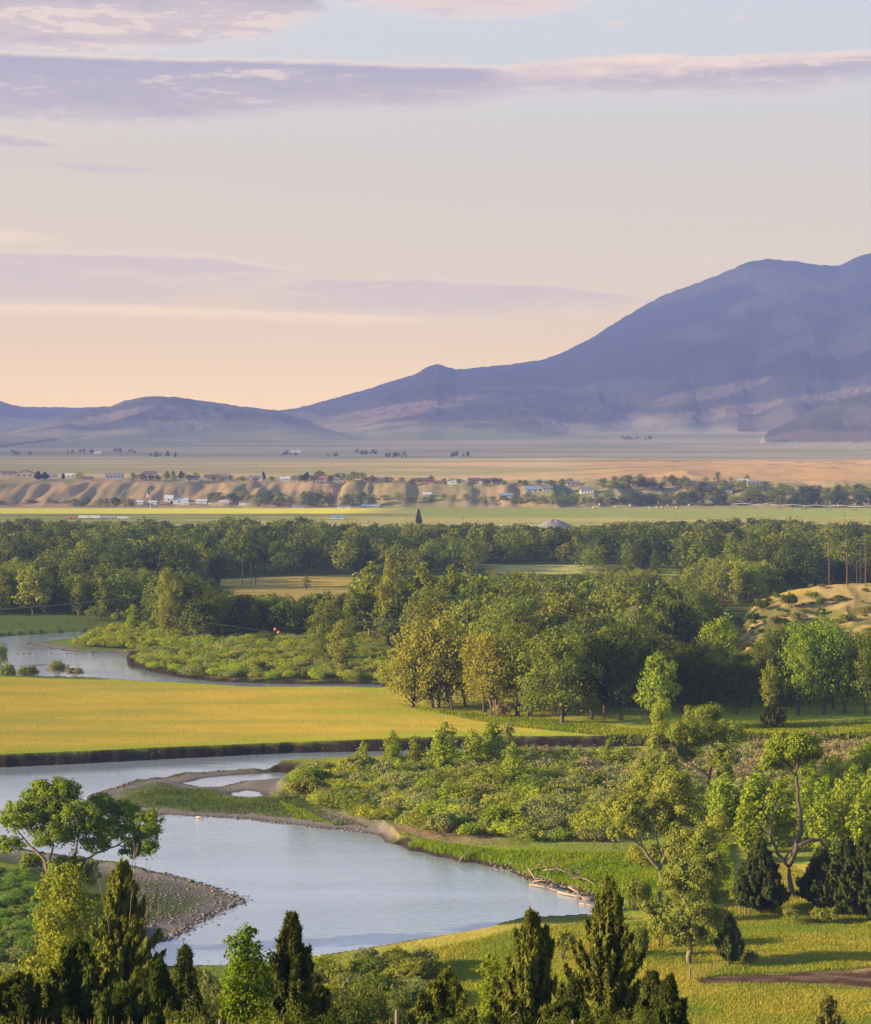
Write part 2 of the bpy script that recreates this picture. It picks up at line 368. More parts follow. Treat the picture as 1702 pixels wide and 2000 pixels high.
# --- land cover colours (albedo)
GRASS = np.array((0.17, 0.20, 0.040)); LUSH = np.array((0.15, 0.22, 0.03)); DRYG = np.array((0.36, 0.31, 0.055)); GOLD = np.array((0.53, 0.375, 0.062)); GOLD2 = np.array((0.36, 0.325, 0.055))
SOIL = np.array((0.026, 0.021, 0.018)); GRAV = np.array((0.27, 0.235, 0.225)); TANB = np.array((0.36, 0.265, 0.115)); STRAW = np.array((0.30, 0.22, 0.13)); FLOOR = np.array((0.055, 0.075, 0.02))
C = np.empty(X2.shape + (3,)); C[:] = GRASS
C = mix(C, LUSH, sst(0.45, 0.65, n1)); C = mix(C, DRYG, sst(0.50, 0.68, n2) * 0.7)
sdm = sd_poly(X2, Y2, MEADOW, 60) + (n1 - 0.5) * 10
sds = sd_poly(X2, Y2, SCRUB, 60) + (n1 - 0.5) * 8
cls = np.zeros(X2.shape, int)                  # 0 ground 1 meadow 2 gravel 3 dirt 4 hillside 5 fields 6 hills 7 mountain 8 bluff
# forest floor beyond the meadow
ff = sst(560, 600, Y2) * (1 - sst(1480, 1560, Y2)) * 1.0
C = mix(C, FLOOR, ff * 0.75)
# right-hand meadow
rm = sst(1180, 1330, UU) * sst(1640, 1700, V0) + sst(560, 760, UU) * sst(1790, 1815, V0)
rm = np.clip(rm, 0, 1)
C = mix(C, mix(np.array((0.48, 0.40, 0.085)), np.array((0.26, 0.32, 0.05)), sst(0.42, 0.62, fbm(X2 / 26, Y2 / 11, 4, 107))), rm * 0.9)
# scrub peninsula floor: dry stems on the far side, green near the water
C = mix(C, mix(np.array((0.16, 0.21, 0.04)), STRAW, sst(0.5, 0.75, n1 + 0.3 * sst(950, 1300, UU) * (1 - sst(1520, 1620, V0)))), sst(-2, 4, sds))
lip = sst(-14, -3, DW) * (BARD < -3) * (Y2 < 420) * (V0 > 1640) * (V0 < 1782)
C = mix(C, np.array((0.20, 0.31, 0.02)), lip * 0.8)
# golden meadow
stripe = fbm(X2 / 60, Y2 / 7.0, 5, 111)
g = mix(GOLD, GOLD2, sst(0.36, 0.64, 0.55 * stripe + 0.45 * fbm(X2 / 24, Y2 / 16, 4, 113))); g = mix(g, np.array((0.30, 0.36, 0.035)), np.clip(sst(0.60, 0.75, n2) * 0.6 + sst(-12, -4, DW) * 0.75 + sst(720, 1250, UU) * sst(1375, 1400, V0) * 0.55, 0, 0.9))
mm = sst(-1.0, 1.0, sdm); C = mix(C, g, mm); cls[(mm > 0.5)] = 1
# grass under the grove and along the far bank to the right
gr = sst(1040, 1240, UU) * sst(1370, 1385, V0) * (1 - sst(1445, 1455, V0)); C = mix(C, mix(np.array((0.24, 0.30, 0.03)), np.array((0.36, 0.36, 0.04)), n1), gr * 0.9)
# gravel
gv = sst(-1.2, 0.4, BARD + (n3 - 0.5) * 2) * (Y2 < 760)
grn = sst(0.40, 0.62, n1 * 0.6 + n2 * 0.4 + sst(4, 14, -DW) * 0.14)
gc = mix(mix(GRAV * 0.75, GRAV * 1.15, n3), np.array((0.085, 0.125, 0.035)), grn * 0.9 * sst(1.5, 6, -DW))
gc = mix(gc, GRAV * 0.45, sst(-2.5, -0.3, DW))
C = mix(C, gc, gv); cls[(gv > 0.5)] = 2
spm = sst(-2, 2, sd_poly(X2, Y2, SPIT, 40)) * sst(3, 8, -DW); C = mix(C, np.array((0.16, 0.22, 0.04)), spm); cls[spm > 0.5] = 0
# cut banks and river bed
zslope = np.abs(np.gradient(Z2, axis=0)) / np.maximum(np.abs(np.gradient(Y2, axis=0)), 1e-6)
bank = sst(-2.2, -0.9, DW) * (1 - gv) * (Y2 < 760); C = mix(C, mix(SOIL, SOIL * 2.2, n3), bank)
C = mix(C, np.array((0.06, 0.055, 0.045)), sst(0, 0.6, DW))
cls[DW > 0.3] = 2
# bare earth by the fence
sdd = np.maximum(sd_poly(X2, Y2, DIRT, 30), -99) + (n3 - 0.5) * 1.2
dm = sst(-0.3, 0.5, sdd); C = mix(C, mix(np.array((0.075, 0.048, 0.036)), np.array((0.16, 0.108, 0.080)), sst(0.3, 0.7, fbm(X2 / 2.2, Y2 / 1.2, 4, 171))), dm); cls[dm > 0.5] = 3
lm = sst(-0.5, 0.8, sd_poly(X2, Y2, LANE, 30)); C = mix(C, np.array((0.34, 0.25, 0.13)), lm * 0.8)
# dry hillside
hl = (Y2 > 540) & (Y2 < 870) & (Z2 > 2.2 + (n3 - .5) * 2.0) & (UU > 1375)
hg = fbm(X2 / 7, Y2 / 7, 4, 121)
hc = mix(mix(TANB, np.array((0.40, 0.29, 0.08)), sst(0.4, 0.6, fbm(X2 / 20, Y2 / 20, 3, 123))), np.array((0.15, 0.155, 0.05)), sst(0.42, 0.58, hg) * sst(19.5, 12, Z2))
hc = mix(hc, np.array((0.42, 0.34, 0.27)), sst(0.58, 0.68, fbm(X2 / 9, Y2 / 16, 3, 125)) * (1 - sst(14, 18, Z2)) * sst(1560, 1640, UU))
C = np.where(hl[..., None], hc, C); cls[hl] = 4
# open clearings in the woods
def clear(px, c, soft=6):
    global C
    k = sst(-soft, soft, sd_poly(X2, Y2, gpoly(px), 60) + (n2 - .5) * 30 + (n1 - .5) * 14); C = mix(C, mix(np.array(c) * 0.8, np.array(c) * 1.15, n2), k)
clear([(425,1133),(560,1126),(700,1126),(705,1180),(560,1186),(430,1174)], (0.46, 0.34, 0.09))
clear([(960,1104),(1140,1104),(1145,1124),(960,1122)], (0.42, 0.40, 0.14))
clear([(1290,1110),(1340,1110),(1345,1126),(1290,1126)], (0.30, 0.36, 0.06))
clear([(-900,1190),(-10,1194),(120,1196),(230,1205),(330,1225),(180,1235),(60,1239),(-900,1255)], (0.13, 0.17, 0.04))
# hay fields before the scarp
fd = (Y2 > 1480) & (Y2 < 2420)
fc = mix(np.array((0.30, 0.29, 0.075)), np.array((0.42, 0.37, 0.13)), sst(0.4, 0.6, fbm(X2 / 120, Y2 / 40, 3, 131)))
e = (n2 - 0.5) * 2.0
fc = mix(fc, np.array((0.28, 0.31, 0.085)), sst(780, 830, UU) * sst(992, 993.5, V0 + e * .3) * (1 - sst(1010, 1012, V0 + e)))
fc = mix(fc, np.array((0.78, 0.68, 0.10)), (1 - sst(690, 830, UU + (V0 - 992) * 6)) * sst(990.5, 991.5, V0 + UU * 0.003) * (1 - sst(1002.5, 1004, V0)))
fc = mix(fc, np.array((0.15, 0.20, 0.05)), (1 - sst(760, 830, UU)) * sst(1003, 1004, V0) * (1 - sst(1006, 1008, V0)) * 0.8)
fc = mix(fc, np.array((0.45, 0.33, 0.16)), sst(520, 560, UU) * sst(984, 986, V0) * (1 - sst(989, 991, V0)))
fc = mix(fc, np.array((0.60, 0.50, 0.34)), sst(1023, 1024.5, V0) * (1 - sst(1027, 1028.5, V0)) * sst(0.45, 0.6, fbm(UU / 90, V0 / 3, 2, 133)))
C = np.where(fd[..., None], mix(C, fc, sst(1480, 1560, Y2)), C); cls[fd] = 5
# scarp, bench, fan
sc = sst(2200, 2280, Y2)
dry = mix(np.array((0.42, 0.29, 0.155)), np.array((0.33, 0.26, 0.12)), sst(0.4, 0.62, fbm(X2 / 60, Y2 / 110, 4, 141)))
dry = mix(dry, np.array((0.20, 0.22, 0.08)), sst(0.55, 0.7, fbm(X2 / 30, Y2 / 60, 3, 143)) * 0.45 + sst(1000, 1050, UU) * (1 - sst(2380, 2480, Y2)) * 0.5)
C = mix(C, dry, sc)
bench = mix(np.array((0.60, 0.41, 0.20)), np.array((0.38, 0.33, 0.13)), sst(0.42, 0.58, fbm(X2 / 420, Y2 / 160, 4, 145) + 0.10 * (1 - sst(600, 1200, UU)) - 0.12 * sst(1100, 1500, UU)))
C = mix(C, mix(bench, bench * np.array((0.74, 0.70, 0.66)), sst(1050, 1250, UU)), sst(2480, 2560, Y2))
fan = mix(np.array((0.21, 0.215, 0.13)), np.array((0.32, 0.28, 0.18)), sst(0.40, 0.62, fbm(X2 / 500, Y2 / 260, 4, 147)))
C = mix(C, fan, sst(4300, 4700, Y2 + (fbm(X2 / 700, Y2 / 500, 3, 149) - .5) * 500))
# mountains: dark forest, open grass on the lower spurs
FOR = np.array((0.013, 0.017, 0.019)); MG = np.array((0.30, 0.215, 0.155)); MG2 = np.array((0.16, 0.14, 0.10))
fm = mix(FOR * 0.7, FOR * 1.7, fbm(X2 / 70, Y2 / 120, 4, 151)); fm = mix(fm, MG2, sst(0.50, 0.66, fbm(X2 / 400, Y2 / 500, 4, 153)) * 0.25)
mtn = (Y2 > 7150) & (Z2 > np.interp(Y2, [2300, 2500, 3500, 4400, 5000, 5600, 6500, 7600, 9000, 14000], [23, 25.5, 33, 44, 53, 64, 84, 122, 170, 200]) + 4)
sml = (Y2 > 6100) & (Y2 <= 8000) & mtn | (Y2 > 6000) & (Y2 < 7200) & (Z2 > np.interp(Y2, [5600, 6500, 7600], [64, 84, 122]) + 8)
pn = fbm(X2 / 160, Y2 / 160, 4, 155) - 0.5; pf = sst(0.56, 0.50, fbm(X2 / 28, Y2 / 28, 3, 157))
def patch(cu, cv, ru, rv, sl, a):
    d = ((UU - cu) / ru) ** 2 + ((VV - cv - sl * (UU - cu)) / rv) ** 2
    return sst(1.25, 0.6, d + pn * 2.2) * a
pt = np.maximum.reduce([patch(760, 805, 190, 13, -0.16, .8), patch(1560, 790, 300, 16, -0.13, .6), patch(900, 842, 110, 9, 0.03, .6), patch(1400, 765, 130, 12, -0.2, .4), patch(1200, 832, 90, 8, -0.03, .35),
    patch(1650, 772, 100, 13, -0.2, .65), patch(640, 828, 70, 9, 0.06, .7), patch(1280, 815, 70, 9, 0.05, .35)])
fm = mix(fm, np.array((0.13, 0.115, 0.09)), sst(700, 850, VV + pn * 120) * 0.55)  # paler lower down: grass and sage, plus haze painted into the colour
fm = mix(fm, MG, pt * (0.45 + 0.55 * pf))
fh = mix(np.array((0.075, 0.075, 0.055)), np.array((0.15, 0.125, 0.095)), sst(0.35, 0.65, fbm(X2 / 170, Y2 / 200, 4, 159)))
fh = mix(fh, np.array((0.30, 0.22, 0.15)), np.maximum(patch(215, 815, 80, 9, -0.22, .9), patch(355, 832, 60, 11, 0.0, .9)))
left = (Y2 < 9900) & (UU < 700)
hb_ = Z2 - np.interp(Y2, [2300, 2500, 3500, 4400, 5000, 5600, 6500, 7600, 9000, 14000], [23, 25.5, 33, 44, 53, 64, 84, 122, 170, 200])
up_ = sst(2, 60, hb_ + pn * 60)
C = np.where(mtn[..., None], mix(C, np.where((left & (UU + (Y2 - 8300) * 0.05 < 640))[..., None], fh, fm), up_), C)
C = np.where((sml & (UU > 1440) & (Y2 < 7950))[..., None], fh * 0.9, C)
cls[mtn] = 7; cls[mtn & (Y2 < 9900) & (UU < 640)] = 6
cls[Y2 < 212] = 8
# bluff grass
bl = Y2 < 214
C = np.where(bl[..., None], mix(np.array((0.10, 0.11, 0.03)), np.array((0.26, 0.22, 0.06)), n1), C)
C = np.clip(C, 0.005, 0.9)

M_LAND = land_mat('valley_grass', 1.4, 0.42, 0.9, 0.35); M_MEADOW = land_mat('hay_meadow', 1.6, 0.16, 0.5, 0.30); M_GRAVEL = land_mat('river_gravel', 4.0, 0.60, 1.0, 0.25)
M_SOIL = land_mat('bare_soil', 3.0, 0.35, 0.9, 0.25); M_HILL = land_mat('dry_hill_grass', 0.9, 0.30, 0.8, 0.5); M_FIELD = land_mat('field_crop', 0.35, 0.22, 0.8, 1.0)
M_FAR = land_mat('foothill_cover', 0.05, 0.45, 0.7, 8.0); M_MTN = land_mat('mountain_forest', 0.035, 0.4, 0.4, 10.0)
nr, nc = X2.shape
idx = np.arange(nr * nc).reshape(nr, nc)
Q = np.stack([idx[:-1, :-1], idx[:-1, 1:], idx[1:, 1:], idx[1:, :-1]], -1).reshape(-1, 4)
FCL = cls[:-1, :-1].ravel()
# nothing lies beside the camera further than its own strip, so both pieces of the sheet stay one surface
PV = np.stack([X2, Y2, Z2], -1).reshape(-1, 3); PC = C.reshape(-1, 3)
NAMES = {0: ('ground', M_LAND), 1: ('meadow', M_MEADOW), 2: ('gravel_shore', M_GRAVEL), 3: ('bare_ground', M_SOIL), 4: ('hillside', M_HILL), 5: ('fields', M_FIELD), 6: ('hills', M_FAR), 7: ('mountain', M_MTN), 8: ('bluff', M_LAND)}
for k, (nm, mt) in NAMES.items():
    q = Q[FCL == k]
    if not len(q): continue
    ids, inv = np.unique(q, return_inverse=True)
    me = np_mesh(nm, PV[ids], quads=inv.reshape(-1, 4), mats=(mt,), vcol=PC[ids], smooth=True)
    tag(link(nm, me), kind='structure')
del Q, FCL

def gz(x, y):
    """height of the finished land mesh under a point"""
    k = 1 + 2.0 * (1 - y / 160.0) if y < 160 else 1.0
    u = CX + F * (x / k) / y
    j = int(np.clip(np.searchsorted(cols, u) - 1, 0, nc - 2)); i = int(np.clip(np.searchsorted(rowsY, y) - 1, 0, nr - 2))
    a = min(max((u - cols[j]) / (cols[j + 1] - cols[j]), 0), 1); b = min(max((y - rowsY[i]) / (rowsY[i + 1] - rowsY[i]), 0), 1)
    return float((Z2[i, j] * (1 - a) + Z2[i, j + 1] * a) * (1 - b) + (Z2[i + 1, j] * (1 - a) + Z2[i + 1, j + 1] * a) * b)

# water
def water_mat():
    m, nt, out = new_mat('river_water')
    geo = N(nt, 'ShaderNodeNewGeometry')
    def nz(sx, sy, sc, det):
        mp = N(nt, 'ShaderNodeMapping'); mp.inputs['Scale'].default_value = (sx, sy, 1); mp.inputs['Rotation'].default_value = (0, 0, 0.12)
        nt.links.new(geo.outputs['Position'], mp.inputs['Vector'])
        n = N(nt, 'ShaderNodeTexNoise', Scale=sc, Detail=det, Roughness=0.6, Distortion=0.6); nt.links.new(mp.outputs[0], n.inputs['Vector']); return n.outputs[0]
    a = nz(0.5, 1.0, 1.7, 5.0); b = nz(0.25, 1.0, 0.12, 3.0); c = nz(0.4, 1.0, 0.035, 3.0)
    amp = mth(nt, 'MULTIPLY_ADD', mth(nt, 'SMOOTH_MIN', 1.0, mth(nt, 'MAXIMUM', mth(nt, 'MULTIPLY_ADD', c, 5.0, -2.0), 0.0), 0.2), 0.8, 0.25)
    h = mth(nt, 'ADD', mth(nt, 'MULTIPLY', a, amp), mth(nt, 'MULTIPLY', b, 0.5))
    bp = N(nt, 'ShaderNodeBump', Strength=0.75, Distance=0.10); nt.links.new(h, bp.inputs['Height'])
    p = N(nt, 'ShaderNodeBsdfPrincipled', Roughness=0.07, IOR=1.5, Metallic=0.55); p.inputs['Base Color'].default_value = (0.50, 0.60, 0.71, 1)
    nt.links.new(bp.outputs[0], p.inputs['Normal']); nt.links.new(p.outputs[0], out.inputs[0]); return m
M_WATER = water_mat()
wb = MB()
for y0, y1, x0, x1 in ((216, 455, -190, 190), (540, 740, -310, 110)):
    wb.add([(x0, y0, WZ), (x1, y0, WZ), (x1, y1, WZ), (x0, y1, WZ)], [(0, 1, 2, 3)])
tag(wb.build('river', M_WATER), kind='structure')
# ------------------------------------------------------------------ foliage: leaf faces spread through a crown
def unit(n, r=rng):
    v = r.normal(size=(n, 3)); return v / np.linalg.norm(v, axis=1, keepdims=True)
def leaf_quads(P, Nn, size, up=0.0, aspect=1.0, wide=0.42):
    """one kite-shaped leaf (or spray) at each point, facing Nn; up > 0 turns its long axis upwards"""
    n = len(P)
    t = unit(n); t[:, 2] += up * 2.2
    t = t - (t * Nn).sum(1, keepdims=True) * Nn; t /= np.linalg.norm(t, axis=1, keepdims=True) + 1e-9
    b = np.cross(Nn, t)
    s = (np.asarray(size) * (0.65 + 0.7 * rng.random(n)))[:, None]
    V = np.stack([P - t * s * aspect * 0.5, P + b * s * wide + t * s * 0.02, P + t * s * aspect * 0.5, P - b * s * wide + t * s * 0.02], 1).reshape(-1, 3)
    return V
def clumped(lobes, n, size, clump=0.34, fill=0.18, out=1.15, droop=0.0, clumps_per=26):
    """leaves for ellipsoid lobes (cx,cy,cz,rx,ry,rz): each lobe is a shell of small tufts with gaps between"""
    L = np.asarray(lobes, float); area = (L[:, 3] * L[:, 5] + L[:, 4] * L[:, 5] + L[:, 3] * L[:, 4])
    share = area / area.sum(); Ps, Ns, Ts = [], [], []
    ctr = (L[:, :3] * share[:, None]).sum(0)
    for l, sh in zip(L, share):
        c, r = l[:3], l[3:6]; m = max(int(n * sh), 8)
        k = max(5, int(clumps_per))
        d = unit(k); d[:, 2] = np.where(d[:, 2] < -0.55, -d[:, 2] * 0.6, d[:, 2])
        rad = 0.55 + 0.5 * rng.random(k)
        cc = c + d * r * rad[:, None]
        cr = clump * r.mean() * (0.6 + 0.8 * rng.random(k))
        ct = rng.random(k)
        w = cr ** 2; w /= w.sum()
        j = rng.choice(k, int(m * (1 - fill)), p=w)
        q = unit(len(j)) * (rng.random(len(j)) ** 0.45)[:, None]
        P1 = cc[j] + q * cr[j][:, None] * np.array((1, 1, 0.8)); N1 = q * 0.9 + d[j] * 0.5
        q2 = unit(m - len(j)) * (0.35 + 0.65 * rng.random(m - len(j)))[:, None]
        P2 = c + q2 * r; N2 = q2
        P = np.concatenate([P1, P2]); Nn = np.concatenate([N1, N2])
        T = np.concatenate([0.25 + 0.5 * ct[j], rng.random(len(q2)) * 0.6 + 0.1])
        Ps.append(P); Ns.append(Nn); Ts.append(T)
    P = np.concatenate(Ps); Nn = np.concatenate(Ns); T = np.concatenate(Ts)
    Nn = Nn * out + unit(len(P)) * 0.8; Nn[:, 2] += 0.15
    Nn /= np.linalg.norm(Nn, axis=1, keepdims=True)
    V = leaf_quads(P, Nn, size, up=droop)
    return V, np.clip(T + rng.normal(size=len(P)) * 0.16, 0, 1)
def leaf_mesh(name, V, T, mat=None, extra=None):
    return np_mesh(name, V, quads=np.arange(len(V)).reshape(-1, 4), face_attr=T, mats=(mat or M_LEAF,))

def limb(mb, p0, p1, r0, r1, bend=0.12, n=5, sides=6):
    p0, p1 = Vector(p0), Vector(p1); L = (p1 - p0).length
    off = Vector((rnd.uniform(-1, 1), rnd.uniform(-1, 1), rnd.uniform(-.3, .6))) * bend * L
    pts = []
    for i in range(n):
        t = i / (n - 1); pts.append(p0.lerp(p1, t) + off * math.sin(math.pi * t) + Vector((rnd.uniform(-1, 1), rnd.uniform(-1, 1), 0)) * 0.018 * L * (0 < i < n - 1))
    mb.tube(pts, [r0 + (r1 - r0) * i / (n - 1) for i in range(n)], sides)
    return pts
def twigs(mb, p, d, L, r, depth, spread=0.7):
    """bare branching"""
    d = Vector(d).normalized(); e = Vector(p) + d * L
    pts = limb(mb, p, e, r, r * 0.45, 0.15, 4, 5)
    if depth > 0:
        for k in range(rnd.choice((2, 3, 3))):
            q = pts[rnd.choice((2, 3))]
            dd = (d + Vector((rnd.uniform(-1, 1), rnd.uniform(-1, 1), rnd.uniform(-0.5, 0.9))) * spread).normalized()
            twigs(mb, q, dd, L * rnd.uniform(0.5, 0.75), r * 0.5, depth - 1, spread)

# --- variants, built at true size with the foot at the origin: (trunk mesh, crown mesh, height, crown arrays)
def make_cottonwood(seed, h=18.0, w=13.0, leaves=3600, size=0.55, base=0.28, nl=8, multi=1, bark=None, lean=0.0, clump=0.34, out=1.15):
    global rnd, rng
    rnd = random.Random(seed); rng = np.random.default_rng(seed)
    lobes = []
    for i in range(nl):
        a = 2.4 * i + rnd.uniform(-.4, .4); t = (i + 0.5) / nl
        hh = h * (base + 0.12 + (0.86 - base - 0.12) * t); prof = math.sin(math.pi * (0.26 + 0.62 * t)) ** 0.7
        rr = w * 0.5 * prof * rnd.uniform(0.45, 0.72); R = w * rnd.uniform(0.19, 0.27) * (0.75 + 0.5 * prof)
        lobes.append((math.cos(a) * rr + lean * hh, math.sin(a) * rr, hh, R, R, R * rnd.uniform(0.75, 1.05)))
    lobes.append((lean * h, 0, h * 0.86, w * 0.2, w * 0.2, h * 0.13)); lobes.append((lean * h * .6, 0, h * 0.62, w * 0.27, w * 0.27, h * 0.2))
    V, T = clumped(lobes, leaves, size, clump, out=out)
    mb = MB(); r0 = h * 0.022
    for m in range(multi):
        sx, sy = (rnd.uniform(-.8, .8), rnd.uniform(-.8, .8)) if multi > 1 else (0, 0)
        fork = Vector((sx * 1.8 + lean * h * .4, sy * 1.8, h * (base + 0.06)))
        limb(mb, (sx, sy, -0.6), fork, r0 * (1.15 if multi == 1 else .8), r0 * 0.7, 0.05, 5, 8)
        for l in lobes[m::multi]:
            limb(mb, fork + Vector((0, 0, -rnd.uniform(0, h * .06))), (l[0], l[1], l[2] + l[5] * .3), r0 * 0.42, r0 * 0.1, 0.10, 5, 5)
    return mb.mesh('cottonwood_trunk', bark or M_BARK, True), leaf_mesh('cottonwood_crown', V, T), h, V, T
def make_poplar(seed, h=20.0, w=7.0, leaves=3200, size=0.5, base=0.12):
    global rnd, rng
    rnd = random.Random(seed); rng = np.random.default_rng(seed)
    lobes = []; n = 11
    for i in range(n):
        t = i / (n - 1); hh = h * (base + 0.08 + (0.93 - base - 0.08) * t); prof = (math.sin(math.pi * (0.16 + 0.72 * t))) ** 0.9
        a = 2.4 * i; rr = w * 0.26 * prof * rnd.uniform(.6, 1.1); R = w * 0.30 * prof + 0.25
        lobes.append((math.cos(a) * rr, math.sin(a) * rr, hh, R, R, R * 1.45))
    V, T = clumped(lobes, leaves, size, 0.36, droop=0.25)
    mb = MB(); r0 = h * 0.016
    pts = limb(mb, (0, 0, -0.5), (rnd.uniform(-.3, .3), rnd.uniform(-.3, .3), h * 0.9), r0, r0 * 0.15, 0.015, 7, 7)
    for l in lobes: limb(mb, (0, 0, max(l[2] - h * 0.10, h * .08)), (l[0], l[1], l[2]), r0 * 0.35, r0 * 0.08, 0.05, 4, 5)
    return mb.mesh('poplar_trunk', M_BARKL, True), leaf_mesh('poplar_crown', V, T), h, V, T
def make_shrub(seed, h=3.0, w=4.2, leaves=900, size=0.28, upright=0.35):
    global rnd, rng
    rnd = random.Random(seed); rng = np.random.default_rng(seed)
    lobes = []
    for i in range(8):
        a = 2.4 * i + rnd.uniform(-.5, .5); rr = w * 0.5 * math.sqrt((i + .4) / 8) * 0.72; R = w * rnd.uniform(.15, .22)
        top = h * (0.95 - 0.42 * (rr / (w * .5)) ** 2) * rnd.uniform(.72, 1.02)
        lobes.append((math.cos(a) * rr, math.sin(a) * rr, top * 0.62, R, R, top * 0.42))
    V, T = clumped(lobes, leaves, size, 0.42, 0.25, droop=upright, clumps_per=16); V[:, 2] = np.maximum(V[:, 2], -0.1)
    mb = MB()
    for l in lobes: limb(mb, (l[0] * .15, l[1] * .15, -0.3), (l[0], l[1], l[2] + l[5] * .6), 0.05, 0.015, 0.08, 4, 4)
    return mb.mesh('shrub_stems', M_BARK, True), leaf_mesh('shrub_crown', V, T), h, V, T
def make_juniper(seed, h=9.0, w=3.0, sprays=9000, size=0.22, spires=5, ragged=0.25, base=0.02, tipsize=1.0, sweep=0.6):
    """upright conifer: many pointed spires of small up-swept sprays"""
    global rnd, rng
    rnd = random.Random(seed); rng = np.random.default_rng(seed)
    mb = MB(); limb(mb, (0, 0, -0.6), (rnd.uniform(-.1, .1), rnd.uniform(-.1, .1), h * 0.93), h * 0.02 + .05, 0.02, 0.02, 6, 7)
    Ps, Ns, Ts = [], [], []
    nb = int(34 + h * 11 * (w / 3.0) ** 0.6); per = max(12, sprays // nb)
    for k in range(nb):
        t = ((k + rnd.random()) / nb) ** 0.9
        prof = (1 - t) ** 0.9 * (1 - 0.3 * max(0, 0.10 - t) / 0.10) + 0.03
        a = 2.39996 * k + rnd.uniform(-.5, .5)
        R = w * 0.5 * prof * (1 + ragged * (1.1 * math.sin(a * spires + seed) * 0.5 + rnd.uniform(-1.0, 1.15)))
        rise = R * (0.65 + 1.0 * t) * sweep + h * (0.035 + 0.05 * rnd.random()) * (0.5 + sweep * .8)
        hb = h * (base + (0.90 - base) * t); tip = np.array((math.cos(a) * R, math.sin(a) * R, min(hb + rise, h * (0.93 + .07 * rnd.random()))))
        root_ = np.array((0, 0, hb * 0.97)); ax = tip - root_; L = np.linalg.norm(ax) + .01; ax /= L
        s = 0.12 + 0.88 * rng.random(per) ** 0.75
        out_ = np.array((math.cos(a), math.sin(a), 0.0))
        bow = np.sin(s * math.pi) * 0.10 * L
        th = (0.06 + 0.22 * (1 - s) ** 0.8) * (0.30 + 0.30 * prof + 0.14 * L) * (1.0 + 0.6 * np.sin(s * 19 + k)) * tipsize
        q = unit(per) * (rng.random(per) ** 0.5)[:, None]
        c = root_ + ax * (s * L)[:, None] + out_ * bow[:, None] + q * th[:, None] * np.array((1, 1, 1.35))
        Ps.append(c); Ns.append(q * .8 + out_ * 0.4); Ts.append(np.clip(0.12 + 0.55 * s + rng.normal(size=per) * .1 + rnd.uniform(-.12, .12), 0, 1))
        if k % 2 == 0: limb(mb, (0, 0, hb * .97), tuple(root_ + ax * L * .8), 0.03 + .004 * h, 0.012, 0.06, 4, 4)
    P = np.concatenate(Ps); Nn = np.concatenate(Ns) + unit(len(P)) * 0.7; Nn /= np.linalg.norm(Nn, axis=1, keepdims=True)
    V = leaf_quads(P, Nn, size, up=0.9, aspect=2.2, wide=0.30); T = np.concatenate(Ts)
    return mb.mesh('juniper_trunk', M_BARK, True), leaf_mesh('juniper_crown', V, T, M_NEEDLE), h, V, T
def make_bare(seed, h=2.0, w=2.4):
    global rnd, rng
    rnd = random.Random(seed); mb = MB()
    for k in range(9):
        a = rnd.uniform(0, 6.28); twigs(mb, (0, 0, -0.1), (math.cos(a) * w / h * .6, math.sin(a) * w / h * .6, 1), h * 0.45, 0.03, 2, 0.5)
    return mb.mesh('bare_stems', M_WOOD, True)

def tree(name, var, loc, h, color, label, cat, group, rz=None, squash=1.0, parts=('trunk', 'crown')):
    """a thing: Empty at the foot > trunk, crown (shared meshes)"""
    tm, cm, h0 = var[:3]
    s = h / h0
    r = empty(name, loc, label, cat, group, rnd2.uniform(0, 6.28) if rz is None else rz, (s * squash, s * squash, s))
    link(parts[0], tm, r)
    c = link(parts[1], cm, r); c.color = (*color, 1)
    return r
rnd2 = random.Random(5)

CW = [make_cottonwood(100 + i, 18, w, int(n * (0.5 / (.42, .5, .6, .45, .38, .55)[i]) ** 1.6), (.42, .5, .6, .45, .38, .55)[i], b, nl, mu, None, le) for i, (w, n, b, nl, mu, le) in enumerate(
    [(13, 6200, .12, 11, 1, 0), (15, 6800, .10, 13, 2, .05), (11, 5600, .14, 10, 1, -.05), (14, 6400, .15, 12, 3, .0), (12, 6400, .03, 12, 1, .04), (16, 7200, .12, 14, 2, -.03)])]
CF = [make_cottonwood(140 + i, 17, w, 1700, 0.80, .06, nl + 2, 1, out=1.7) for i, (w, nl) in enumerate([(14, 8), (12, 7), (16, 10), (11, 6), (13, 8), (15, 9)])]
def make_conifer_form(seed, w, n, sz): return make_poplar(seed, 18, w, n, sz, .04)
PF = [make_conifer_form(240 + i, w, 1300, .75) for i, w in enumerate((6.5, 8.0))]
FARV = None
CS = [make_cottonwood(160 + i, 17, w, 700, 1.15, .06, nl, 1, clump=.40, out=2.2) for i, (w, nl) in enumerate([(15, 7), (13, 6), (17, 8), (12, 6)])] + [make_poplar(260, 18, 8.5, 600, 1.1, .04)]
PO = [make_poplar(200 + i, 20, w, int(n * 1.4), 0.46) for i, (w, n) in enumerate([(7, 4200), (8.5, 4600), (6, 3800)])]
PS = [make_poplar(220 + i, 7, w, 2600, 0.30, 0.04) for i, w in enumerate((3.6, 4.4, 3.0))]
SH = [make_shrub(300 + i, 3.0, w, 2800, 0.19, .5) for i, w in enumerate((4.2, 3.4, 5.0, 3.8, 4.6))]
SB = [make_shrub(320 + i, 3.0, w, 1400, 0.215, .5) for i, w in enumerate((4.4, 3.6, 5.0))]
BARE = [make_bare(340 + i) for i in range(3)]

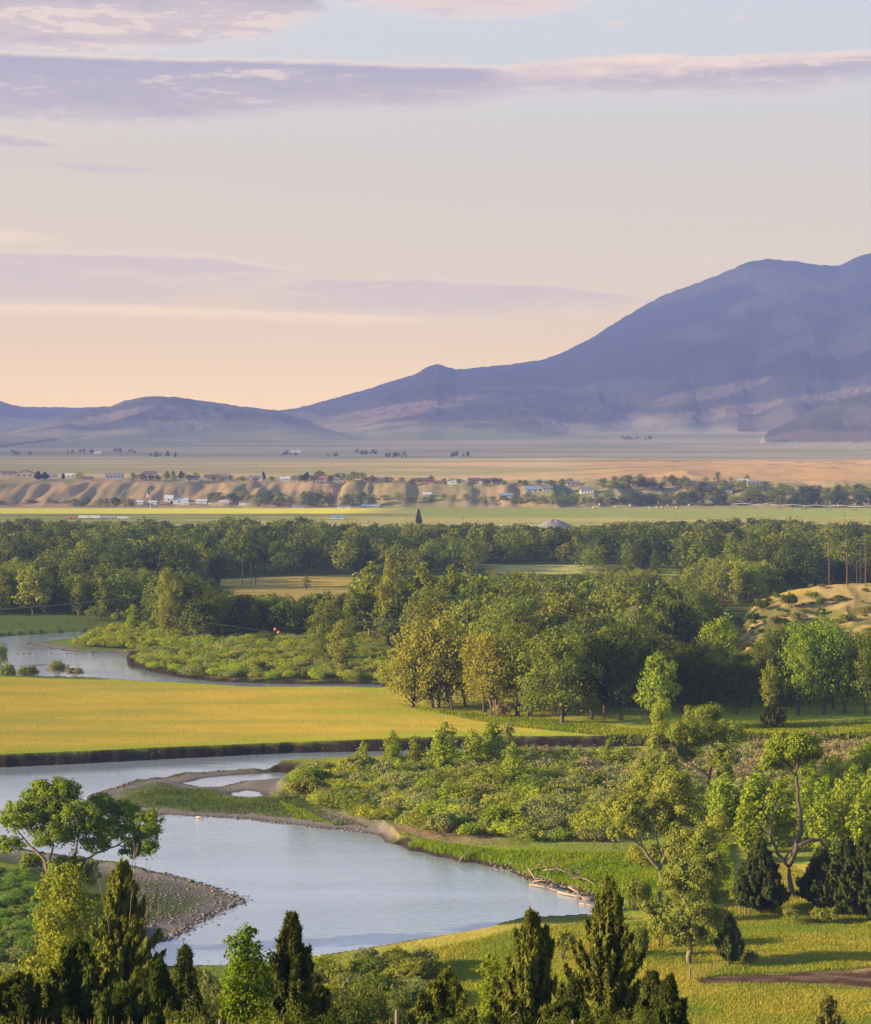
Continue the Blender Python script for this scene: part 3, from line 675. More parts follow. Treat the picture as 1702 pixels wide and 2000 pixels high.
# colours of leaves
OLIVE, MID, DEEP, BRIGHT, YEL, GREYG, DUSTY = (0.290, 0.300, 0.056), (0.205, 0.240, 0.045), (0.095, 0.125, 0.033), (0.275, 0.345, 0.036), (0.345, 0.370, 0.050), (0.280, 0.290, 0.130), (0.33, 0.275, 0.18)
TONE = {OLIVE: 'olive', MID: 'mid green', DEEP: 'dark green', BRIGHT: 'bright green', YEL: 'yellow-green', GREYG: 'grey-green', DUSTY: 'dry brownish'}
ORD = 'first second third fourth fifth sixth seventh eighth ninth tenth eleventh twelfth thirteenth fourteenth fifteenth sixteenth seventeenth eighteenth nineteenth twentieth'.split()
def jit(c, s=0.14):
    k = 1 + rnd2.uniform(-s, s); return (c[0] * k * (1 + rnd2.uniform(-.08, .08)), c[1] * k, c[2] * k * (1 + rnd2.uniform(-.15, .15)))

def merged(name, items, label, mat, cat=None, seed=1, kind='stuff'):
    """one mesh of many copies: items = (V, T, x, y, z, scale, rz, colour)"""
    Vs, Ts, Cs = [], [], []
    for V, T, x, y, z, s, rz, c in items:
        co_, si = math.cos(rz), math.sin(rz); R = np.array(((co_, si, 0), (-si, co_, 0), (0, 0, 1)))
        ss = np.asarray(s) if hasattr(s, '__len__') else np.array((s, s, s))
        Vs.append((V @ R) * ss + np.array((x, y, z))); Ts.append(T); Cs.append(np.tile(np.array(c), (len(T), 1)))
    V = np.concatenate(Vs); me = np_mesh(name, V, quads=np.arange(len(V)).reshape(-1, 4), face_attr=np.concatenate(Ts), fcol=np.concatenate(Cs), mats=(mat,))
    return tag(link(name, me), label, cat, None, kind)

def scatter(zone, spacing, seed, exclude=(), jitter=1.0, z=0.0):
    """points at least spacing apart inside a ground polygon, nearest first"""
    r = random.Random(seed); P = np.array(gpoly(zone, z))
    x0, y0 = P.min(0); x1, y1 = P.max(0); cell = spacing
    pts = []; grid = {}
    nx = int((x1 - x0) / cell) + 1; ny = int((y1 - y0) / cell) + 1
    c = [(x0 + (i + .5 + r.uniform(-.48, .48) * jitter) * cell, y0 + (j + .5 + r.uniform(-.48, .48) * jitter) * cell) for j in range(ny) for i in range(nx)]
    c = np.array(c); k = sd_poly(c[:, 0], c[:, 1], P, 50) > 0
    for e in exclude: k &= sd_poly(c[:, 0], c[:, 1], gpoly(e) if max(abs(np.array(e)).ravel()) > 1 and e[0][1] > 880 else e, 50) < 0
    c = c[k]; return c[np.argsort(c[:, 1])]
def toplim(t, u): return float(np.interp(u, [a for a, b in t], [b for a, b in t]))
def uv_of(x, y, z=0.0): return CX + F * x / y, CY + F * (H - z) / y

PENDING = []          # things whose label is written once its neighbours are known
def later(zone, u, y, tone, form, maker): PENDING.append((zone, u, y, tone, form, maker))
def settle(noun):
    """label = tone + form + place in its row, counted along the row from a named end"""
    by = {}
    for p in PENDING: by.setdefault(p[0], []).append(p)
    for z, L in by.items():
        L.sort(key=lambda p: p[1]); seen = {}
        keys = [(p[3], p[4]) for p in L]
        for p, k in zip(L, keys):
            n = keys.count(k); i = seen.get(k, 0); seen[k] = i + 1
            place = '' if n == 1 else ORD[min(i, 19)] + ' ' 
            tail = '' if n == 1 else ', counted from the west'
            p[5](f'{place}{k[0]} {k[1]}{noun} {z}', n)
    PENDING.clear()
# ------------------------------------------------------------------ planting
def put(var, u, v, top, wpx, color, name, label, cat, group=None, Y=None, rz=None):
    """foot at ground point (u, v), crown top at height v = top, crown wpx wide in picture pixels"""
    if Y is None: x, y = G(u, v)
    else: y = Y; x = (u - CX) / F * Y
    z = gz(x, y)
    h = (H - (top - CY) / F * y) - z
    w0 = np.abs(var[3][:, :2]).max() * 1.75
    sq = (wpx / ppm(y)) / (w0 * h / var[2]) if wpx else 1.0
    return tree(name, var, (x, y, z), h, jit(color, .08), label, cat, group, rz, sq)

FORM = {0: 'broad-crowned', 1: 'twin-stemmed spreading', 2: 'round-crowned', 3: 'many-stemmed', 4: 'low-crowned', 5: 'wide-spreading'}
FORMF = {0: 'broad-crowned', 1: 'round', 2: 'wide-spreading', 3: 'compact', 4: 'full-crowned', 5: 'large domed', 6: 'narrow upright', 7: 'tall oval'}
CF += PF
BELT_ITEMS = []
def zone_trees(zone, spacing, seed, hr, top, tones, where, group, exclude=(), limit=None, variants=None, forms=None, minpx=26, squash=(0.9, 1.15), noun='cottonwood'):
    pts = scatter(zone, spacing, seed, exclude); n = 0; row = []
    for x, y in pts:
        z = gz(x, y); u, v = uv_of(x, y, z); p = ppm(y)
        h = rnd2.uniform(*hr)
        if top: h = min(h, (v - toplim(top, u)) / p + rnd2.uniform(-3.2, 1.2))
        if h < 5: continue
        k = rnd2.randrange(len(variants)); tone = rnd2.choice(tones)
        if n >= (limit if limit is not None else 10 ** 6) or u < -30 or u > 1735:
            b = CS[rnd2.randrange(len(CS))]; c = jit(tone, .26)
            BELT_ITEMS.append((b[3], b[4], x, y, z, np.array((1, 1, 1)) * h / b[2] * np.array((rnd2.uniform(*squash),) * 2 + (1,)), rnd2.uniform(0, 6.28), c)); continue
        n += 1
        def mk(lbl, cnt, x=x, y=y, z=z, h=h, k=k, tone=tone, sq=rnd2.uniform(*squash)):
            tree('cottonwood_tree', variants[k], (x, y, z), h, jit(tone, .22), lbl, 'tree', group, None, sq)
        later(where(u, v), u, y, TONE[tone], forms[k] + ' ', mk)
    return pts

# --- grove by the meadow and the row east of it, placed one by one
GROVE = [(806,1381,1240,112,OLIVE,4,'leaning out over the gold meadow at the end of the grove'), (840,1384,1207,118,OLIVE,1,'second in the meadow grove, tallest of its left half'), (858,1383,1226,84,YEL,2,'with thin pale top between two big grove trees'),
  (882,1387,1200,108,OLIVE,5,'with forked thick trunk in the middle of the meadow grove'), (908,1378,1216,78,OLIVE,0,'set back behind the fallen logs of the meadow grove'), (948,1392,1236,96,OLIVE,1,'with trunk leaning left beside the fallen logs'),
  (964,1398,1228,104,OLIVE,3,'beside the round brown bush under the grove'), (1016,1401,1213,118,MID,1,'with dark stems just past the brown bush'), (1036,1398,1226,96,MID,3,'on many dark stems between brown bush and low-skirted tree'),
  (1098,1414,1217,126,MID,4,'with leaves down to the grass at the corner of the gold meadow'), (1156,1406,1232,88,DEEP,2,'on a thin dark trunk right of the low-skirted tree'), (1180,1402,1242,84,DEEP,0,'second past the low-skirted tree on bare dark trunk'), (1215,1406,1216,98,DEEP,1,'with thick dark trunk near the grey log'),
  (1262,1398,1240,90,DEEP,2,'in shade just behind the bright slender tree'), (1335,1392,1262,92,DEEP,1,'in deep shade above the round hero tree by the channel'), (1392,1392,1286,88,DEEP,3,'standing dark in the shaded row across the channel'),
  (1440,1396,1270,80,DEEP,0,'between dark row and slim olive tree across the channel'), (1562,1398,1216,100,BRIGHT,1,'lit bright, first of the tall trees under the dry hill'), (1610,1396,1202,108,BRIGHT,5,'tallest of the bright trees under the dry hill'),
  (1650,1392,1236,96,YEL,0,'yellowish, beside the tallest tree under the dry hill'), (1692,1398,1240,90,MID,1,'at the picture edge under the dry hill'), (1408,1352,1203,92,BRIGHT,5,'lit bright in front of the foot of the dry hill'), (1500,1340,1240,90,YEL,2,'between the two bright tree groups under the dry hill')]
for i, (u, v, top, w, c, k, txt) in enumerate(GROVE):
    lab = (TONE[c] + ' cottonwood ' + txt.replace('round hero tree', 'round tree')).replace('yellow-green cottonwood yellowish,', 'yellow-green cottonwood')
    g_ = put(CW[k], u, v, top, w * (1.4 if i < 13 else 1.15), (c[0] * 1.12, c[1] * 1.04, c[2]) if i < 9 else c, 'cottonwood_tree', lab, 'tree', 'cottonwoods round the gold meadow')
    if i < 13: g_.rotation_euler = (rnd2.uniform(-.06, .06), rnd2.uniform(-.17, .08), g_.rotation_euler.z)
    g_.rotation_mode = 'ZYX'
put(PO[0], 1505, 1412, 1287, 44, OLIVE, 'poplar_tree', 'slim olive tree with thin crown standing above a small dark juniper', 'tree', 'slim trees along the channel')
put(CW[2], 1288, 1428, 1268, 104, BRIGHT, 'cottonwood_tree', 'slender tree with bright green umbrella crown before the dark row', 'tree', 'cottonwoods round the gold meadow')
put(PO[1], 1290, 1470, 1352, 46, YEL, 'poplar_tree', 'wispy yellow-green tree directly below the bright umbrella crown', 'tree', 'slim trees along the channel')
# tall upright trees in the middle of the woods
for i, (u, v, top, w, c, txt) in enumerate([(722,1255,1096,70,OLIVE,'first of the tall upright trees beside the woodland clearing'), (764,1262,1092,62,OLIVE,'tallest upright tree beside the woodland clearing'), (826,1262,1096,74,OLIVE,'upright tree with pale trunk showing above the meadow grove'), (884,1252,1102,58,MID,'last narrow tree of the tall upright group'), (690,1258,1150,50,MID,'short upright tree at the edge of the tall group')]):
    put(PO[i % 3], u, v, top, w, c, 'poplar_tree', TONE[c] + ' ' + txt, 'tree', 'tall upright trees in the woods')
put(CW[4], 645, 1298, 1172, 104, MID, 'cottonwood_tree', 'bushy tree standing alone in the willow scrub beyond the meadow', 'tree', 'cottonwoods in the scrub')
put(PO[1], 668, 1316, 1212, 62, OLIVE, 'poplar_tree', 'smaller olive tree touching the lone bushy tree in the scrub', 'tree', 'cottonwoods in the scrub')
put(CF[3], 598, 1152, 1124, 22, GREYG, 'cottonwood_tree', 'tiny round grey-green tree alone in the woodland clearing', 'tree')
put(CW[0], 330, 1252, 1108, 74, OLIVE, 'cottonwood_tree', 'tall olive tree with pale twigs behind the island spit', 'tree', 'trees behind the island spit')
put(CW[5], 400, 1250, 1140, 90, OLIVE, 'cottonwood_tree', 'dense round olive tree beside the tall one with pale twigs', 'tree', 'trees behind the island spit')
put(PO[2], 262, 1238, 1178, 40, BRIGHT, 'poplar_tree', 'bright young tree rising from the willows on the spit', 'tree', 'trees behind the island spit')

# --- woods planted by zones, near rows as single trees
def w_right(u, v): return 'in woods below dry hill' if u > 1400 else 'behind slender bright tree' if u > 1240 else 'in woods past the meadow grove'
zone_trees([(1120,1335),(1400,1300),(1540,1320),(1800,1300),(1800,1385),(1560,1388),(1400,1385),(1250,1390),(1130,1395)], 9.5, 1, (18, 23),
  [(1100,1232),(1200,1224),(1250,1212),(1300,1236),(1350,1252),(1400,1250),(1450,1262),(1500,1252),(1540,1228),(1600,1214),(1660,1226),(1720,1238)], [DEEP, DEEP, MID, MID, OLIVE], w_right, 'trees of the woods below the dry hill', variants=CW, forms=FORM, limit=52)
def w_mid(u, v):
    a = 'under tall upright trees' if u < 880 else 'above meadow grove' if u < 1060 else 'above low-skirted tree' if u < 1220 else 'left of dry hill'
    return 'in middle woods ' + a + (', rear' if v < 1215 else '')
zone_trees([(690,1222),(720,1258),(800,1272),(900,1295),(1050,1320),(1200,1328),(1330,1305),(1400,1260),(1420,1200),(1400,1170),(1300,1156),(1000,1150),(870,1185),(700,1200)], 10.5, 2, (15, 22),
  [(680,1130),(800,1128),(860,1135),(900,1118),(960,1134),(1000,1122),(1100,1126),(1150,1122),(1200,1138),(1260,1128),(1300,1128),(1340,1146),(1400,1175),(1450,1200)], [DEEP, DEEP, MID, MID, OLIVE], w_mid, 'trees of the middle woods', variants=CW[:4] + CF, forms={**{i: FORM[i] for i in range(4)}, **{i + 4: FORMF[i] for i in range(8)}}, limit=66)
def w_left(u, v): return ('behind willow spit' if u < 450 else 'below woodland clearing') + (', rear' if v < 1222 else ', front')
zone_trees([(300,1192),(420,1182),(600,1190),(690,1205),(700,1240),(620,1245),(480,1252),(330,1258),(280,1235)], 10, 3, (12, 20),
  [(280,1150),(300,1128),(340,1112),(400,1124),(430,1152),(520,1164),(600,1168),(620,1154),(700,1166)], [MID, MID, OLIVE, DEEP, DEEP], w_left, 'trees of the river woods', variants=CW[:4] + CF, forms={**{i: FORM[i] for i in range(4)}, **{i + 4: FORMF[i] for i in range(8)}}, limit=34)
def w_fl(u, v): return 'in dark stand across far river' if u < 130 else 'by round bush across far river'
zone_trees([(-150,1150),(150,1150),(300,1155),(420,1150),(420,1176),(300,1196),(220,1206),(100,1205),(-150,1204)], 10.5, 4, (14, 20),
  [(-100,1100),(0,1095),(60,1088),(130,1105),(150,1118),(200,1112),(290,1112),(300,1118),(420,1135)], [DEEP, MID, MID, OLIVE], w_fl, 'trees across the far river', variants=CF, forms=FORMF, limit=44)
def w_gap(u, v): return 'in gap woods before far belt' if u < 1240 else 'in gap woods by dry hill'
zone_trees([(980,1124),(1290,1124),(1340,1134),(1480,1140),(1520,1172),(1420,1190),(1300,1158),(1000,1150),(940,1150)], 9.5, 8, (14, 19), [(900,1108),(980,1118),(1130,1119),(1200,1112),(1270,1110),(1300,1122),(1340,1124),(1380,1088),(1440,1085),(1500,1100)],
  [MID, OLIVE, OLIVE, YEL], w_gap, 'trees of the gap woods', variants=CF, forms=FORMF, limit=46)
# far belt: the nearest trees one by one, the rest as one wood
EXC = [[(428,1126),(700,1122),(706,1180),(430,1180)], [(955,1102),(1145,1102),(1150,1128),(955,1124)], [(1285,1108),(1345,1108),(1350,1130),(1285,1128)]]
def w_belt(u, v):
    a = 'left of three poles' if u < 430 else 'above woodland clearing' if u < 720 else 'above tall upright trees' if u < 960 else 'below gravel mound' if u < 1200 else 'between mound and hill poles' if u < 1440 else 'behind hill poles'
    return 'in far belt ' + a
BT = [(-100,1014),(80,1012),(180,1020),(300,1016),(380,1024),(450,1006),(510,1020),(600,1008),(650,1022),(760,1024),(900,1022),(1000,1022),(1060,1030),(1130,1028),(1240,1020),(1330,1018),(1450,1014),(1540,1012),(1600,1022),(1750,1020)]
zone_trees([(-200,1062),(300,1058),(620,1064),(700,1060),(900,1060),(1140,1054),(1702,1054),(1900,1054),(1900,1150),(1440,1150),(1330,1142),(1290,1122),(980,1122),(970,1126),(700,1126),(640,1128),(450,1138),(430,1150),(300,1155),(-200,1152)], 14.5, 5, (11, 21), BT,
  [DEEP, DEEP, DEEP, MID, MID, OLIVE], w_belt, 'trees of the far belt', EXC, limit=66, variants=CF, forms=FORMF, squash=(0.9, 1.25))
zone_trees([(-200,1046),(620,1050),(900,1047),(1140,1044),(1900,1042),(1900,1054),(1140,1054),(900,1060),(-200,1062)], 17, 6, (8, 16), BT, [DEEP, MID, MID, OLIVE], w_belt, '', EXC, limit=0, variants=CF, forms=FORMF, squash=(1.0, 1.35))
for z, L in list({p[0]: [q for q in PENDING if q[0] == p[0]] for p in PENDING}.items()):
    L.sort(key=lambda p: p[1])
    for tone, form in {(p[3], p[4]) for p in L}:
        S = [p for p in L if (p[3], p[4]) == (tone, form)]
        for i, p in enumerate(S):
            p[5]((f'{ORD[i]} {tone} {form}tree from left {z}' if len(S) > 1 else f'the {tone} {form}tree {z}'), len(S))
PENDING.clear()
merged('forest', BELT_ITEMS, 'mass of distant green trees filling the back of the far belt', M_LEAFC, 'woods')

# --- trees drawn one by one: limbs and lobes set out in metres about the foot
def portrait(name, u, v, limbs, lobes, leaves, size, color, label, cat='tree', group=None, bark=None, Y=None, depth=1.0, seed=1, twig=(), r0=0.34, clump=0.36, needle=False, droop=0.0):
    global rnd, rng
    rnd = random.Random(seed); rng = np.random.default_rng(seed)
    if Y is None: x0, y0 = G(u, v)
    else: y0 = Y; x0 = (u - CX) / F * Y
    z0 = gz(x0, y0); s = y0 / F
    vb = CY + F * (H - z0) / y0
    loc = lambda a, b, d=0.0: ((a - u) * s, d, (vb - b) * s)
    root = empty(name, (x0, y0, z0), label, cat, group)
    mb = MB(); ends = {}
    for L in limbs:
        rr = L[0]; pts = []; dep = 0.0; dd = rnd.uniform(-1, 1) * (0 if rr >= 0.9 else 1)
        for i, (a, b) in enumerate(L[1:]):
            base = ends.get((a, b), 0.0) if i == 0 else dep
            dep = base + (0 if i == 0 else dd * 0.6 * depth); ends[(a, b)] = dep; pts.append(Vector(loc(a, b, dep)))
        fine = [pts[0]]
        for i in range(len(pts) - 1):
            for t in (1/3, 2/3, 1.0): fine.append(pts[i].lerp(pts[i + 1], t) + (Vector((rnd.uniform(-1, 1), rnd.uniform(-1, 1), rnd.uniform(-1, 1))) * 0.05 * (pts[i + 1] - pts[i]).length if t < 1 else Vector()))
        mb.tube(fine, [max(r0 * rr * (1 - 0.7 * i / (len(fine) - 1)), .025) for i in range(len(fine))], 8)
    mb.build('trunk', bark or M_BARKL, root, True)
    if twig:
        tb = MB()
        for a, b, dxx, dzz, L, r in twig: twigs(tb, loc(a, b), (dxx, rnd.uniform(-.5, .5), dzz), L, r, 3, 0.65)
        tb.build('dead_branch', M_DRIFT, root, True)
    if lobes:
        Ls = []
        for q in lobes:
            a, b, ru, rv = q[:4]; rx, rzz = ru * s, rv * s
            d = q[4] if len(q) > 4 else rnd.uniform(-1, 1) * 1.6 * depth * rx
            Ls.append((*loc(a, b, d), rx, (rx + rzz) * 0.5 * rnd.uniform(.9, 1.15), rzz))
            fk = [e for e in ends if e[1] > b - rv * .3]
        V, T = clumped(Ls, leaves, size, clump, 0.14, droop=droop, clumps_per=30)
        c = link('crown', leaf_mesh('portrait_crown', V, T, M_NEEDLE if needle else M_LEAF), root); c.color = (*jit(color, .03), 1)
    return root
portrait('cottonwood_tree', 1292, 1768, [(1.0,(1292,1772),(1290,1735),(1289,1700)), (.75,(1289,1700),(1272,1680),(1255,1655),(1238,1640),(1214,1632)), (.7,(1289,1700),(1298,1675),(1306,1640),(1312,1600),(1314,1545)), (.45,(1298,1675),(1285,1645),(1280,1600),(1270,1550)), (.35,(1255,1655),(1245,1610),(1228,1570)), (.3,(1306,1640),(1320,1620),(1332,1590)), (.3,(1238,1640),(1222,1600),(1205,1585)), (.22,(1280,1640),(1262,1632),(1258,1630))],
  [(1228,1576,36,38),(1265,1540,34,38),(1308,1526,38,32),(1333,1570,28,38),(1212,1628,26,20),(1278,1598,34,32),(1322,1618,26,30),(1198,1590,22,28),(1245,1612,24,22),(1300,1570,34,34),(1284,1668,18,16),(1332,1655,18,18)], 42000, 0.255, (0.28, 0.31, 0.06), 'large cottonwood with forked pale trunk and airy crown near the river end', bark=M_BARKL, seed=51, clump=.32)
portrait('cottonwood_tree', 1347, 1883, [(1.0,(1347,1886),(1349,1830),(1347,1770),(1342,1700),(1343,1640)), (.4,(1347,1770),(1375,1730),(1395,1690)), (.4,(1347,1770),(1320,1735),(1310,1705)), (.35,(1342,1700),(1365,1665),(1375,1635)), (.35,(1349,1830),(1385,1800),(1405,1785)), (.35,(1349,1830),(1310,1805),(1295,1790))],
  [(1330,1655,30,42),(1372,1645,30,38),(1350,1700,44,36),(1400,1688,22,34),(1312,1722,30,30),(1388,1738,32,30),(1345,1765,48,34),(1300,1795,32,28),(1395,1792,30,28),(1345,1828,44,30),(1265,1770,18,14),(1405,1750,20,18)], 42000, 0.245, (0.26, 0.285, 0.062), 'tall olive cottonwood with straight trunk and leaves down to the grass', bark=M_BARKL, seed=52, clump=.32)
portrait('cottonwood_tree', 1380, 1584, [(1.0,(1380,1586),(1381,1550),(1387,1520)), (.5,(1387,1520),(1375,1505),(1350,1492)), (.6,(1387,1520),(1394,1480),(1392,1445),(1400,1415)), (.45,(1394,1490),(1405,1465),(1425,1440)), (.45,(1392,1480),(1375,1450),(1340,1430))],
  [(1335,1428,34,28),(1382,1406,42,24),(1428,1436,26,30),(1355,1458,34,26),(1412,1478,28,28),(1375,1440,40,26),(1418,1512,18,16),(1340,1478,20,18)], 22000, 0.31, (0.22, 0.26, 0.042), 'round cottonwood on a dark trunk amid the pale brush', bark=M_BARK, seed=53)
portrait('cottonwood_tree', 1288, 1580, [(1.0,(1288,1584),(1287,1520),(1286,1440)), (.4,(1287,1520),(1270,1490),(1262,1470))], [(1285,1450,24,30),(1268,1500,28,34),(1300,1490,24,32),(1285,1540,34,34),(1262,1545,18,22)], 14000, 0.31, OLIVE, 'soft olive tree close beside the round cottonwood in the brush', seed=54, droop=.2)
portrait('dead_topped_cottonwood', 1545, 1750, [(1.25,(1546,1755),(1543,1720),(1541,1690)), (1.0,(1541,1690),(1556,1655),(1566,1610),(1558,1560),(1557,1515),(1559,1475)), (.8,(1560,1650),(1580,1640),(1600,1638),(1612,1655),(1618,1680)), (.75,(1541,1692),(1520,1668),(1508,1630),(1504,1600)), (.4,(1530,1680),(1545,1660),(1552,1650)), (.4,(1557,1515),(1540,1500),(1520,1480)), (.4,(1557,1510),(1575,1495),(1582,1470))],
  [(1520,1460,28,30),(1558,1450,34,26),(1586,1472,20,32),(1545,1490,32,22),(1508,1492,18,22),(1575,1505,18,16)], 16000, 0.29, (0.25, 0.30, 0.04), 'gnarled cottonwood with bare dead limbs and a leafy top', bark=M_BARK, seed=55,
  twig=[(1504,1600,-.3,1,1.6,.07),(1504,1605,.3,.8,1.5,.06),(1508,1630,-.8,.6,1.4,.06),(1618,1680,.6,-.4,1.3,.05),(1605,1642,.9,-.1,1.5,.05),(1612,1660,.7,-.5,1.5,.05),(1562,1600,.9,.1,1.2,.05),(1556,1580,-.9,.2,.9,.05),(1557,1512,-.9,-.1,1.6,.05),(1557,1512,.8,.1,1.6,.05),(1560,1500,.4,.8,1.4,.05),(1546,1700,.5,-.3,1.0,.05),(1541,1700,-.6,.1,1.2,.05)], r0=.42)
portrait('cottonwood_tree', 100, 1832, [(1.0,(100,1836),(99,1770),(95,1710)), (.75,(95,1710),(88,1682),(68,1662),(45,1640),(30,1622)), (.6,(95,1710),(100,1672),(108,1650),(105,1600)), (.9,(134,1836),(133,1790),(138,1740),(146,1690)), (.5,(146,1690),(150,1650),(160,1605)), (.5,(146,1690),(180,1672),(215,1655),(250,1640),(285,1622)), (.35,(108,1650),(85,1640),(60,1610)), (.3,(215,1655),(235,1650),(262,1668)), (.3,(45,1640),(28,1640),(14,1636)), (.3,(105,1600),(100,1570),(96,1550))],
  [(98,1556,50,32),(52,1586,46,32),(112,1586,56,38),(26,1612,34,28),(160,1590,44,36),(196,1580,34,28),(152,1630,48,32),(236,1602,40,26),(288,1602,34,28),(286,1634,30,26),(262,1662,28,20),(206,1624,38,30),(30,1644,30,18),(72,1622,42,30),(126,1545,34,22),(118,1700,30,32),(130,1752,30,36),(296,1655,18,22),(190,1650,30,20),(110,1625,44,26),(245,1630,34,22),(70,1565,40,26),(95,1745,26,28),(58,1688,24,20),(165,1715,28,32),(118,1785,36,30),(178,1765,28,28),(140,1690,30,26)], 66000, 0.265, (0.20, 0.28, 0.034), 'big spreading cottonwood over the gravel shore, crown reaching the water', bark=M_BARKL, seed=56, clump=.30, depth=.8)
for u, v, top, ln, txt, sd in ((1188, 1290, 1150, -.1, 'pale dead tree standing among dark crowns above the low-skirted tree', 81), (1048, 1275, 1172, .1, 'bare grey snag in the woods above the meadow grove', 82), (1226, 1330, 1215, .05, 'leaning bare snag left of the slender bright tree', 83), (318, 1240, 1168, -.05, 'thin dead trunk beside the tall olive tree on the spit', 84), (1660, 1372, 1262, .1, 'bleached dead tree in shade below the dry hill', 85)):
    x, y = G(u, v); z = gz(x, y); h = (H - (top - CY) / F * y) - z; rnd = random.Random(sd); q = MB(); t_ = empty('dead_tree', (x, y, z), txt, 'tree', 'dead trees in the woods')
    limb(q, (0, 0, -.5), (ln * h, 0, h * .7), .3, .14, .04, 6, 7); q.build('trunk', M_BARKL, t_, True); q = MB()
    twigs(q, (ln * h, 0, h * .68), (ln, 0, 1), h * .3, .13, 3, .6); q.build('dead_branch', M_DRIFT, t_, True)
# bright young trees on the right
for i, (u, v, top, w, c, txt) in enumerate([(1410,1642,1518,58,BRIGHT,'bright young tree beside the trunk of the round cottonwood'), (1402,1652,1582,50,YEL,'low pale green bush-tree at the foot of the bright young tree'), (1478,1655,1512,76,BRIGHT,'bright tree just behind the pointed dark juniper'), (1518,1660,1532,54,BRIGHT,'bright tree between juniper top and gnarled trunk'),
   (1575,1665,1528,60,BRIGHT,'bright tree directly behind the gnarled trunk'), (1628,1570,1472,84,YEL,'rounded yellow-green tree beside the gnarled tree top'), (1690,1556,1458,70,BRIGHT,'bright tree at the picture edge above the young thicket'), (1648,1672,1532,72,YEL,'light green tree in the middle of the young thicket'),
   (1690,1690,1548,66,BRIGHT,'bright tree at the edge of the young thicket'), (1608,1680,1556,56,BRIGHT,'small bright tree over the bent dead limb'), (1668,1625,1502,58,BRIGHT,'bright tree filling the back of the young thicket'), (1540,1632,1540,50,YEL,'pale green tree filling space under the gnarled top'), (1612,1640,1520,54,BRIGHT,'bright pointed tree next to the rounded yellow-green one'), (1702,1640,1505,60,YEL,'yellow-green tree cut by the picture edge in the thicket'), (1455,1668,1572,44,BRIGHT,'low bright tree left of the pointed juniper'), (1445,1640,1552,44,MID,'darker young tree in the gap behind the pale bush-tree'), (1590,1615,1500,50,MID,'darker young tree half hidden behind the gnarled top')]):
    var = PS[i % 3] if i not in (5,) else CW[2]
    put(var, u, v, top, w * 1.25, c, 'cottonwood_sapling', txt, 'tree', 'young trees beside the gnarled cottonwood')
# saplings in the scrub peninsula
for i, (u, v, top, w, c, txt) in enumerate([(710,1500,1450,26,YEL,'small pointed sapling nearest the water on the scrub bank'), (768,1502,1432,48,BRIGHT,'bright sapling on the scrub bank before the cut bank'), (812,1508,1438,40,MID,'darker sapling beside the first bright one in the scrub'), (866,1520,1416,64,BRIGHT,'tallest bright sapling in the middle of the scrub'), (926,1505,1428,50,YEL,'yellow-green sapling right of the tallest in the scrub'),
   (962,1512,1412,60,BRIGHT,'broad bright sapling at the scrub edge below the grove'), (992,1500,1410,36,GREYG,'grey-green sapling with pale top below the meadow corner'), (1002,1542,1454,56,BRIGHT,'bright sapling standing forward in the mid scrub'), (1190,1490,1444,26,BRIGHT,'thin sapling by the narrow channel in the pale brush'), (640,1520,1490,34,MID,'low bushy sapling where the channel meets the scrub'), (1130,1500,1458,40,GREYG,'greyish sapling among pale brush near the channel')]):
    put(PS[i % 3], u, v, top, w, c, 'willow_sapling', txt, 'sapling', 'saplings on the scrub bank')
# --- shrubs
def w_sc(u, v):
    return ('at water end of scrub' if u < 700 else 'in scrub under tallest sapling' if u < 880 else 'in scrub below meadow corner' if u < 1060 else 'in brownish brush by large cottonwood' if u < 1260 else 'in pale brush by round cottonwood') + (', back' if v < 1535 else ', middle' if v < 1595 else ', front')
SCZ = [(545,1545),(600,1506),(800,1497),(1250,1482),(1702,1470),(1760,1470),(1760,1540),(1702,1580),(1440,1560),(1420,1590),(1250,1630),(1130,1645),(1000,1632),(870,1622),(770,1600),(650,1572)]
def shrubs(zone, spacing, seed, hr, tones, where, group, nmax, stuff, variants=SH):
    pts = scatter(zone, spacing, seed); n = 0
    r = random.Random(seed)
    order = list(range(len(pts))); r.shuffle(order); pick = set(order[:nmax])
    for i, (x, y) in enumerate(pts):
        z = gz(x, y)
        if z < WZ + .5: continue
        u, v = uv_of(x, y, z); tone = tones(u, v, r); h = r.uniform(*hr)
        if i in pick and -20 < u < 1720:
            k = r.randrange(len(variants))
            def mk(lbl, cnt, x=x, y=y, z=z, h=h * 1.25, k=k, tone=tone): tree('willow_shrub', variants[k], (x, y, z), h, jit(tone, .15), lbl, 'shrub', group, None, rnd2.uniform(.9, 1.2), ('stems', 'foliage'))
            later(where(u, v), u, y, TONE[tone], 'willow bush ', mk)
        else:
            b = SB[r.randrange(3)]; stuff.append((b[3], b[4], x, y, z, h / 3.0 * np.array((1.25, 1.25, 1.0)), r.uniform(0, 6.28), jit(tuple(q * 1.3 for q in tone), .15)))
SC_ITEMS, FS_ITEMS, LS_ITEMS = [], [], []
def t_sc(u, v, r):
    d = np.clip((u - 1000) / 300, 0, 1) * np.clip((1590 - v) / 60, 0, 1) * .8
    return r.choice([DUSTY, DUSTY, DUSTY, GREYG]) if r.random() < d else r.choice([YEL, BRIGHT, MID, OLIVE, OLIVE, GREYG, GREYG])
shrubs(SCZ, 2.7, 21, (1.6, 4.2), t_sc, w_sc, 'willow bushes of the scrub bank', 130, SC_ITEMS)
def w_fs(u, v): return ('on the pale island spit' if u < 250 else 'at the water edge of the far scrub' if u < 420 else 'in the far scrub beyond the meadow' if u < 560 else 'by the lone bushy tree') + (', back' if v < 1275 else ', front')
